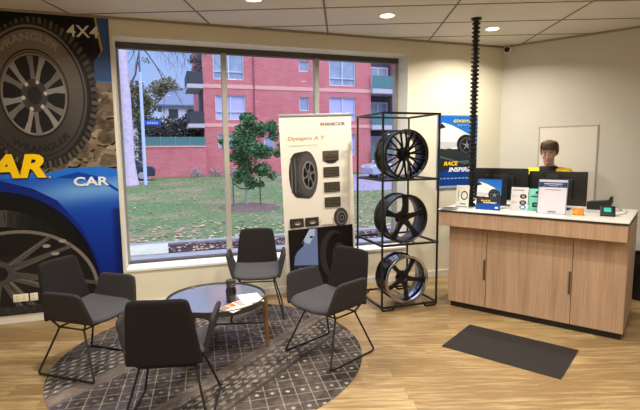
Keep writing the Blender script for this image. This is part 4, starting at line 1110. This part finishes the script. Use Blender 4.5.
# fallen leaves
rl_ = random.Random(11); lf = MB()
def flat_leaf(mb, p, r, rng, tilt=.5):
    q = Matrix.Translation(p) @ Matrix.Rotation(rng.uniform(0, 6.28), 4, 'Z') @ Matrix.Rotation(rng.uniform(-tilt, tilt), 4, 'X')
    mb.add([q @ Vector(v) for v in ((-r, 0, 0), (-.1*r, -.55*r, .1*r), (r, 0, 0), (-.1*r, .55*r, .12*r))], [(0, 1, 2, 3)])
k = 0
while k < 3600:
    s_ = rl_.uniform(-6, 14); D_ = 9.5+22*rl_.random()**1.5
    dens = noise.noise(Vector((s_*.35, D_*.25, 3)))*.5+.42 + (.35 if D_ < 12 else 0)
    if rl_.random() > dens: continue
    flat_leaf(lf, (s_, D_, GZ+.03), rl_.uniform(.03, .07), rl_); k += 1
for k in range(900): flat_leaf(lf, (rl_.uniform(-.0, 9), rl_.uniform(8.4, 9.15), GZ+.03), rl_.uniform(.02, .045), rl_)
tag(lf.build('fallen_leaves', DLEAF, rot=(0, 0, AW)), 'pale brown fallen leaves scattered over the lawn and gutter', 'leaves', kind='stuff')

def foliage(clumps, n, leaf, seed):
    rg_ = random.Random(seed); mb = MB(); tot = sum(c[3]**2 for c in clumps)
    for (x, y, z, r) in clumps:
        m_ = max(6, int(n*r*r/tot))
        for _ in range(m_):
            d = Vector((rg_.gauss(0, 1), rg_.gauss(0, 1), rg_.gauss(0, 1))).normalized()*r*rg_.random()**.45
            p = Vector((x, y, z))+Vector((d.x, d.y, d.z*.9)); L_ = leaf*rg_.uniform(.6, 1.3)
            q = Matrix.Translation(p) @ Matrix.Rotation(rg_.uniform(0, 6.28), 4, 'Z') @ Matrix.Rotation(rg_.uniform(-1.1, 1.1), 4, 'X') @ Matrix.Rotation(rg_.uniform(-1.1, 1.1), 4, 'Y')
            mb.add([q @ Vector(v) for v in ((-L_, 0, 0), (-.1*L_, -.42*L_, 0), (L_, 0, -.2*L_), (-.1*L_, .42*L_, 0))], [(0, 1, 2, 3)])
    return mb
# young tree
yt = thing('young_tree', 'young green leafy street tree in a mulch ring outside the window', 'tree', out(2.44, 14.6), AW)
cl = [(.10, 0, 2.75, .32), (.0, .1, 2.35, .42), (-.22, -.1, 2.05, .36), (.45, .1, 2.45, .34), (.78, 0, 2.55, .28), (.92, .1, 2.25, .22), (.15, -.1, 1.85, .5), (-.25, .1, 1.6, .34), (.6, 0, 1.75, .32),
      (.98, 0, 1.72, .2), (1.12, .1, 1.95, .14), (-.70, 0, 2.10, .16), (-.58, .1, 1.92, .13), (.05, .1, 1.25, .42), (.5, -.1, 1.2, .32), (.82, 0, 1.0, .18), (-.2, 0, .95, .28), (.15, 0, .78, .26), (.45, .1, .72, .16)]
foliage([(c[0]*1.05, c[1], c[2], c[3]*.86) for c in cl], 4300, .074, 21).build('foliage', LEAFY, yt)
q_ = MB(); q_.tube([(0, 0, 0), (.0, 0, .7), (.04, 0, 1.5), (.08, 0, 2.6)], .04, 10, rfun=lambda t: .045-.03*t)
for c_ in cl[1:14]: q_.tube([(.03, 0, c_[2]-.5), (c_[0]*.6, c_[1]*.6, c_[2]-.15), (c_[0], c_[1], c_[2]+.1)], .012, 6, rfun=lambda t: .016-.010*t)
q_.build('trunk', YBARK, yt, 50)
for s_, nm in ((-.42, ''), (.44, '')):
    q_ = MB(); q_.cyl((s_, 0, 0), (s_, 0, .95), .022, 8); q_.build('stake', mat('stake_wood', (96, 88, 84), .9), yt, 40)
    q_ = MB(); q_.tube([(s_, 0, .78), (s_*.5, -.01, .62), (0, -.02, .58)], .016, 6); q_.build('tie_strap', BPLAST, yt, 40)
mr = MB(); rg_ = random.Random(2); P0 = []
for k in range(40):
    a = 2*pi*k/40; P0.append((1.0*cos(a)*(1+.06*rg_.uniform(-1, 1)), 1.3*sin(a)*(1+.06*rg_.uniform(-1, 1)), 0))
mr.add([(0, 0, .09)]+[(p[0]*.6, p[1]*.6, .07) for p in P0]+P0, [(0, 1+k, 1+(k+1) % 40) for k in range(40)]+[(1+k, 41+k, 41+(k+1) % 40, 1+(k+1) % 40) for k in range(40)])
o = mr.build('mulch_ring', MULCH2, loc=out(2.55, 14.6, GZ-.005), rot=(0, 0, AW)); struct(o)
# gum trunk
gt = thing('gum_tree', 'big pale gum tree trunk with bare twigs at left of the window', 'tree', out(-1.78, 27), AW)
q_ = MB(); q_.tube([(.03, 0, 0), (.0, 0, 1.2), (.0, 0, 4), (-.05, 0, 7.5), (-.2, 0, 11)], .33, 18, rfun=lambda t: .40-.10*min(1, t*4)-.08*t); q_.build('trunk', BARK, gt, 60)
rt_ = random.Random(9)
q_ = MB()
def twig(p, d, L_, r, dep):
    pts = [p]; 
    for k in range(4):
        d = (d+Vector((rt_.uniform(-.3, .3), rt_.uniform(-.2, .2), rt_.uniform(-.35, .15)))).normalized(); pts.append(pts[-1]+d*L_/4)
    q_.tube(pts, r, 5, rfun=lambda t: r*(1-.6*t))
    if dep > 0:
        for k in range(3): twig(pts[rt_.randint(1, 4)], (d+Vector((rt_.uniform(-.8, .8), rt_.uniform(-.5, .5), rt_.uniform(-1.0, .3)))).normalized(), L_*.6, r*.5, dep-1)
for k in range(6): twig(Vector((.1, 0, 8+.5*k)), Vector((.9, rt_.uniform(-.3, .1), rt_.uniform(-.35, .2))), 3.0, .05, 3)
twig(Vector((.2, 0, 5.2)), Vector((.35, 0, .9)), 3.2, .06, 3)
q_.build('bare_twigs', BARK2, gt)
foliage([(1.1, 0, 6.6, .25), (1.25, 0, 5.2, .25), (1.0, 0, 7.6, .35), (3.6, 0, 7.9, .4), (2.4, 0, 8.1, .4)], 260, .07, 4).build('foliage', LEAFG, gt)
# sign post
spx = thing('street_sign_post', 'tall pale blue pole with small blue street sign beside the gum tree', 'sign post', out(-1.02, 26.9), AW)
q_ = MB(); q_.cyl((0, 0, 0), (.02, 0, 6.0), .095, 14, .08); q_.build('pole', mat('pale_pole', (186, 204, 240), .6), spx, 40)
q_ = MB(); q_.cyl((.02, 0, 6.0), (.03, 0, 10), .035, 10); q_.build('upper_pole', mat('grey_pole', (96, 104, 130), .6), spx, 40)
q_ = MB(); q_.bbox(.08, .95, -.02, .02, 3.22, 3.48, .01); bl = q_.build('street_sign', mat('sign_blue', (40, 76, 176), .5), spx)
q_ = MB()
for k in range(5): q_.box(.26+.11*k, .33+.11*k, -.024, -.02, 3.30, 3.40)
q_.build('sign_lettering', mat('sign_white', (170, 190, 230), .5), bl)

# apartment building
FD = 35.
ap = thing('apartment_building', 'red brick apartment building with pale bands across the lawn', 'building', out(0, FD, GZ), AW)
dz = -GZ                                  # heights below are above shop floor
def ap_box(name, M, *boxes, parent=ap, sm=None):
    q_ = MB()
    for b_ in boxes: q_.box(b_[0], b_[1], b_[2], b_[3], b_[4]+dz, b_[5]+dz)
    return q_.build(name, M, parent, sm)
# main brick wall with real window openings
wins = [(3.66, 5.90, 6.85, 9.0), (3.74, 5.95, 3.95, 5.75), (3.86, 5.30, 1.90, 2.90), (10.14, 10.93, 7.67, 8.5), (10.14, 10.93, 4.70, 5.75), (12.62, 14.85, 6.70, 8.8), (12.62, 14.85, 4.0, 5.81), (12.62, 14.85, 1.2, 2.9), (7.3, 8.1, 1.5, 2.7)]
xs_ = sorted({2.9, 16.2}|{w_[0] for w_ in wins}|{w_[1] for w_ in wins}); zs_ = sorted({GZ, 12.}|{w_[2] for w_ in wins}|{w_[3] for w_ in wins})
q_ = MB()
for i in range(len(xs_)-1):
    j0 = None
    for j in range(len(zs_)-1):
        cx_, cz_ = (xs_[i]+xs_[i+1])/2, (zs_[j]+zs_[j+1])/2
        hole = any(w_[0] < cx_ < w_[1] and w_[2] < cz_ < w_[3] for w_ in wins)
        if not hole:
            if j0 is None: j0 = j
            if j == len(zs_)-2: q_.box(xs_[i], xs_[i+1], 0, .3, zs_[j0]+dz, zs_[j+1]+dz)
        elif j0 is not None:
            q_.box(xs_[i], xs_[i+1], 0, .3, zs_[j0]+dz, zs_[j]+dz); j0 = None
q_.box(2.9, 16.2, 1.0, 11, 0, 12+dz)
q_.build('brick_wall', BRICK, ap)
ap_box('pale_band', BAND, (2.895, 16.2, -.03, .05, 6.22, 6.50)); ap_box('pale_band', BAND, (2.895, 16.2, -.03, .05, 3.42, 3.68))
ap_box('parapet', BAND, (2.8, 16.3, -.1, .4, 12.0, 12.3))
for i, w_ in enumerate(wins):
    a, c, z0, z1 = w_; q_ = MB(); fr_ = .07
    for b_ in ((a, c, z0, z0+fr_), (a, c, z1-fr_, z1), (a, a+fr_, z0, z1), (c-fr_, c, z0, z1)): q_.box(b_[0], b_[1], .08, .16, b_[2]+dz, b_[3]+dz)
    if c-a > 1.2:
        q_.box((a+c)/2-.04, (a+c)/2+.04, .08, .16, z0+dz, z1+dz); q_.box(a, c, .08, .16, z0+.55+dz, z0+.61+dz)
    wo = q_.build('window', WINFR, ap)
    q_ = MB(); q_.box(a, c, .18, .20, z0+dz, z1+dz); q_.build('pane', GLASSX if i not in (1, 6, 7) else CURT, wo)
for x in (6.62, 11.55): ap_box('downpipe', mat('pipe_mauve', (150, 80, 96), .7), (x-.05, x+.05, -.1, 0, GZ, 12))
# balconies at the left corner
for z0, M_ in ((6.15, DARKW), (3.35, DARKW)):
    bo = ap_box('balcony', mat('balcony_slab', (190, 186, 196), .8), (1.8, 2.9, -.3, 3.5, z0, z0+.28))
    ap_box('railing', M_, (1.8, 2.9, -.3, -.25, z0+.28, z0+1.15), (1.8, 1.86, -.3, 3.5, z0+.28, z0+1.15), parent=bo)
ap_box('side_wall', DARKW, (2.85, 2.9, .3, 4, GZ, 12))
foliage([(2.45, .6, 8.2+dz, .55), (2.3, .6, 9.2+dz, .6), (2.5, .6, 7.6+dz, .35)], 500, .1, 8).build('balcony_plants', LEAFG, ap)
# recessed balconies at the right
ap_box('recess_wall', mat('recess_render', (74, 72, 84), .8), (16.2, 24, 1.6, 1.8, GZ, 12)); ap_box('end_wall', BRICK, (18.75, 24, 0, 1.6, GZ, 12))
for z0 in (6.18, 3.28, .4):
    bo = ap_box('balcony', mat('balcony_slab', (0, 0, 0)), (16.2, 18.75, -.35, 1.6, z0, z0+.36))
    ap_box('railing', TEAL, (16.2, 18.75, -.35, -.30, z0+.40, z0+1.4), parent=bo)
    dd = ap_box('balcony_door', WINFR, (16.6, 16.7, 1.5, 1.6, z0+.36, z0+2.4), (17.5, 17.6, 1.5, 1.6, z0+.36, z0+2.4), (18.4, 18.5, 1.5, 1.6, z0+.36, z0+2.4), (16.6, 18.5, 1.5, 1.6, z0+2.3, z0+2.4))
    ap_box('pane', GLASSX, (16.7, 18.4, 1.54, 1.58, z0+.4, z0+2.3), parent=dd)
# podium wall with teal balustrade
pw = thing('brick_garden_wall', 'long low red brick wall with teal balustrade left of the apartments', 'wall', out(-1.2, 34.2), AW)
q_ = MB(); q_.box(0, 4.1, 0, .4, 0, 2.12); q_.build('wall_face', BRICK, pw)
q_ = MB(); q_.box(-.02, 4.12, -.05, .45, 2.10, 2.2); q_.build('coping', BAND, pw)
q_ = MB(); q_.box(0, 4.1, .15, .2, 2.2, 2.82); q_.build('balustrade', TEAL, pw)
for k in range(5): q_ = MB(); q_.box(k*1.0-.03+.03, k*1.0+.06, .12, .24, 2.2, 2.86); q_.build('balustrade_post', mat('teal_post', (100, 140, 146), .5), pw)

# greenery and houses beyond
def tree(name, label, s, D, clumps, trunk_h, n, leaf, M_, seed, group=None, tr=.16):
    t = thing(name, label, 'tree' if 'tree' in name else 'shrub', out(s, D), AW, group=group)
    foliage(clumps, n, leaf, seed).build('foliage', M_, t)
    q_ = MB(); q_.tube([(0, 0, 0), (.05, 0, trunk_h*.6), (0, 0, trunk_h)], tr, 8, rfun=lambda k: tr*(1-.5*k)); q_.build('trunk', BARK2, t, 50)
    return t
tree('garden_tree', 'grey green bushy tree above the left half of the brick garden wall', -.3, 39, [(-.5, 0, 3.6, 1.1), (.6, 0, 3.7, 1.1), (0, 0, 2.8, 1.3), (-1.0, 0, 2.8, 1.0), (.9, 0, 2.8, 1.0), (-1.4, 0, 3.8, .6), (1.2, 0, 3.9, .6)], 4, 3000, .16, LEAFG, 31)
tree('garden_tree', 'darker bushy tree against the apartment balconies left of the facade', 1.9, 38.5, [(-.1, 0, 3.9, .8), (.3, 0, 3.2, 1.0), (-.6, 0, 2.9, 1.0), (.3, 0, 4.6, .5), (.4, 0, 2.6, 1.)], 4, 2600, .16, LEAFG, 32)
tree('garden_tree', 'olive brown round tree standing right of the pale pole', -2.1, 46, [(-.5, 0, 6.6, 1.1), (.5, 0, 6.9, 1.0), (.9, 0, 6.0, .9), (-.9, 0, 5.6, .8), (0, 0, 7.6, .8), (.3, 0, 5.0, 1.0), (.9, 0, 4.0, 1.0)], 6, 2800, .18, LEAFO, 33)
tree('garden_tree', 'small round olive tree rising behind the grey house roof', .3, 64, [(-.5, 0, 9.9, 1.2), (.7, 0, 10.2, 1.3), (1.7, 0, 9.4, 1.0), (.2, 0, 8.6, 1.5)], 8, 1800, .24, LEAFO, 34)
for i, (s_, D_) in enumerate(((2.1, 33.2), (3.4, 33.5), (4.7, 33.4))):
    tree('low_shrub', ['pale low shrub at the left foot of the brick facade', 'middle pale low shrub at the foot of the brick facade', 'right pale low shrub at the foot of brick facade'][i], s_, D_, [(0, 0, .35, .42), (.3, 0, .25, .3), (-.3, 0, .25, .3)], .4, 260, .07, LEAFP, 50+i, tr=.03)
def house(label, s0, s1, D, zw, zr, Mw, Mr):
    t = thing('house', label, 'house', out(s0, D), AW)
    q_ = MB(); q_.box(0, s1-s0, 0, 8, 0, zw-GZ); wo = q_.build('wall', Mw, t)
    for k in range(int((s1-s0)/2.2)):
        q_ = MB(); q_.box(.8+k*2.2, 1.9+k*2.2, -.04, 0, zw-1.6-GZ, zw-.5-GZ); q_.build('window', DARKW, t)
    L_ = s1-s0; a, c = zw-GZ, zr-GZ
    q_ = MB(); q_.add([(-.5, -.5, a), (L_+.5, -.5, a), (L_+.5, 8.5, a), (-.5, 8.5, a), (1.4, 4, c), (L_-1.4, 4, c), (-.5, -.5, a-.2), (L_+.5, -.5, a-.2), (L_+.5, 8.5, a-.2), (-.5, 8.5, a-.2)],
        [(0, 1, 5, 4), (1, 2, 5), (2, 3, 4, 5), (3, 0, 4), (6, 7, 1, 0), (7, 8, 2, 1), (8, 9, 3, 2), (9, 6, 0, 3), (9, 8, 7, 6)]); q_.build('roof', Mr, t)
house('pale house with blue grey roof beyond the garden trees', .0, 10., 60, 7.3, 9.9, HOUSEW, ROOFG)
house('white house partly hidden between gum trunk and pole', -8.5, -2.2, 54, 6.4, 7.2, HOUSEW, ROOFG)
hg = thing('boundary_hedge', 'dark hedge running along behind the parked cars at far left', 'hedge', out(-14, 42), AW)
foliage([(i*.9, 0, 1.6+.3*sin(i*2.1), 1.3) for i in range(17)], 2600, .16, 61).build('foliage', LEAFG, hg)

def car(label, s, D, rz, col):
    t = thing('parked_car', label, 'car', out(s, D, GZ+.012), AW+rz)
    q_ = MB(); prof = [(-2.1, .28), (-2.15, .62), (-2.05, .86), (-1.2, .95), (1.2, .98), (2.0, .92), (2.15, .7), (2.12, .28)]
    q_.prism(prof, -.86, .86)
    bo = q_.build('body', mat('car_paint_%d' % col[0], col, .3, .3, coat=.6), t); bv = bo.modifiers.new('b', 'BEVEL'); bv.width = .07; bv.segments = 3
    q_ = MB(); P0 = [(-1.35, .94), (-.65, 1.42), (.75, 1.44), (1.65, .97)]
    vs = [(p[0], y_*(.84 if p[1] < 1 else .66), p[1]) for y_ in (-1, 1) for p in P0]
    q_.add(vs, [(0, 1, 2, 3), (7, 6, 5, 4), (0, 4, 5, 1), (1, 5, 6, 2), (2, 6, 7, 3), (3, 7, 4, 0)]); q_.build('cabin_glass', mat('car_glass', (40, 48, 64), .08), t)
    q_ = MB(); q_.bbox(-.7, .78, -.67, .67, 1.415, 1.455, .015); q_.build('roof_panel', mat('car_paint_%d' % col[0], col), t)
    for x in (-1.3, 1.35):
        for y_ in (-.86, .66):
            q_ = MB(); q_.lathe([(.0001, 0), (.33, 0), (.34, .04), (.34, .16), (.33, .2), (.0001, .2)], 24, 'y', (x, y_, .33)); wo = q_.build('wheel', mat('car_tyre', (24, 24, 28), .8), t, 40)
            q_ = MB(); q_.lathe([(.0001, -.01), (.2, -.01), (.21, .0), (.21, .21), (.0001, .21)], 16, 'y', (x, y_, .33)); q_.build('hubcap', ALU, wo, 40)
    for y_ in (-.6, .6):
        q_ = MB(); q_.bbox(-2.17, -2.09, y_-.2, y_+.2, .66, .8, .02); q_.build('headlight', mat('headlight', (220, 226, 236), .2), t)
    return t
car('silver car parked on the road seen between banner and wheel rack', 13.9, 26.0, 0, (176, 184, 200))
car('dark car parked on the road beside the gum trunk', -2.7, 31.2, 0, (44, 50, 70))
# soft fill sun added behind the shop to brighten facade and lawn
sl = bpy.data.lights.new('added_fill_sun', 'SUN'); sl.energy = 1.6; sl.angle = radians(50); sl.color = (1., .95, .97)
so = bpy.data.objects.new('added_fill_sun', sl); COL.objects.link(so)
dv = Vector((-.45*cos(AW)-sin(AW)*.9, -.45*sin(AW)+cos(AW)*.9, -.75)).normalized(); so.rotation_euler = dv.to_track_quat('-Z', 'Y').to_euler(); so.location = (0, -5, 12)

# ------------------------------------------------------------------ world and camera
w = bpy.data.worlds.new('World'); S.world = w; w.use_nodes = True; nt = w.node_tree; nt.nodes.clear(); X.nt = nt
o_ = nt.nodes.new('ShaderNodeOutputWorld'); bg = nt.nodes.new('ShaderNodeBackground'); tc = nt.nodes.new('ShaderNodeTexCoord'); sp = nt.nodes.new('ShaderNodeSeparateXYZ')
nt.links.new(tc.outputs['Generated'], sp.inputs[0])
z = X(sp.outputs[2])
cn = noise_x(nt, tc.outputs['Generated'], 2.2, 5, .6, (1, 1, 2.6))
c = mixc(nt, X.op('MULTIPLY', z, 2.4, clamp=True), lin((178, 204, 250)), lin((118, 160, 236)))
c = mixc(nt, X.op('MULTIPLY', cn-.48, 3., clamp=True)*.3, c, lin((206, 216, 244)))
c = mixc(nt, X.op('MULTIPLY', z-.42, 3., clamp=True), c, lin((225, 228, 246)))
nt.links.new(c, bg.inputs[0])
st = X.op('MULTIPLY', z-.40, 3., clamp=True)*2.8 + 1.05  # sky strength raised overhead, out of view, to light the facades
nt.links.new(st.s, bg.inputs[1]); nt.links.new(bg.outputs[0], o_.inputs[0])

cd = bpy.data.cameras.new('camera'); co = bpy.data.objects.new('camera', cd); COL.objects.link(co)
f_, pitch, yaw, roll = 460.7838, .1182, .0516, -.0096
fwd = Vector((-sin(yaw)*cos(pitch), cos(yaw)*cos(pitch), -sin(pitch))); r0 = Vector((cos(yaw), sin(yaw), 0)); u0 = r0.cross(fwd)
r2 = r0*cos(roll)+u0*sin(roll); u2 = u0*cos(roll)-r0*sin(roll)
M = Matrix((r2, u2, -fwd)).transposed().to_4x4(); M.translation = Vector((0, 0, 1.6367)); co.matrix_world = M
cd.sensor_fit = 'HORIZONTAL'; cd.sensor_width = 36; cd.lens = f_*36/640; cd.clip_start = .05; cd.clip_end = 500
S.camera = co
S.view_settings.view_transform = 'Standard'; S.view_settings.look = 'None'; S.view_settings.gamma = 1; S.view_settings.exposure = 0.; S.view_settings.use_curve_mapping = False
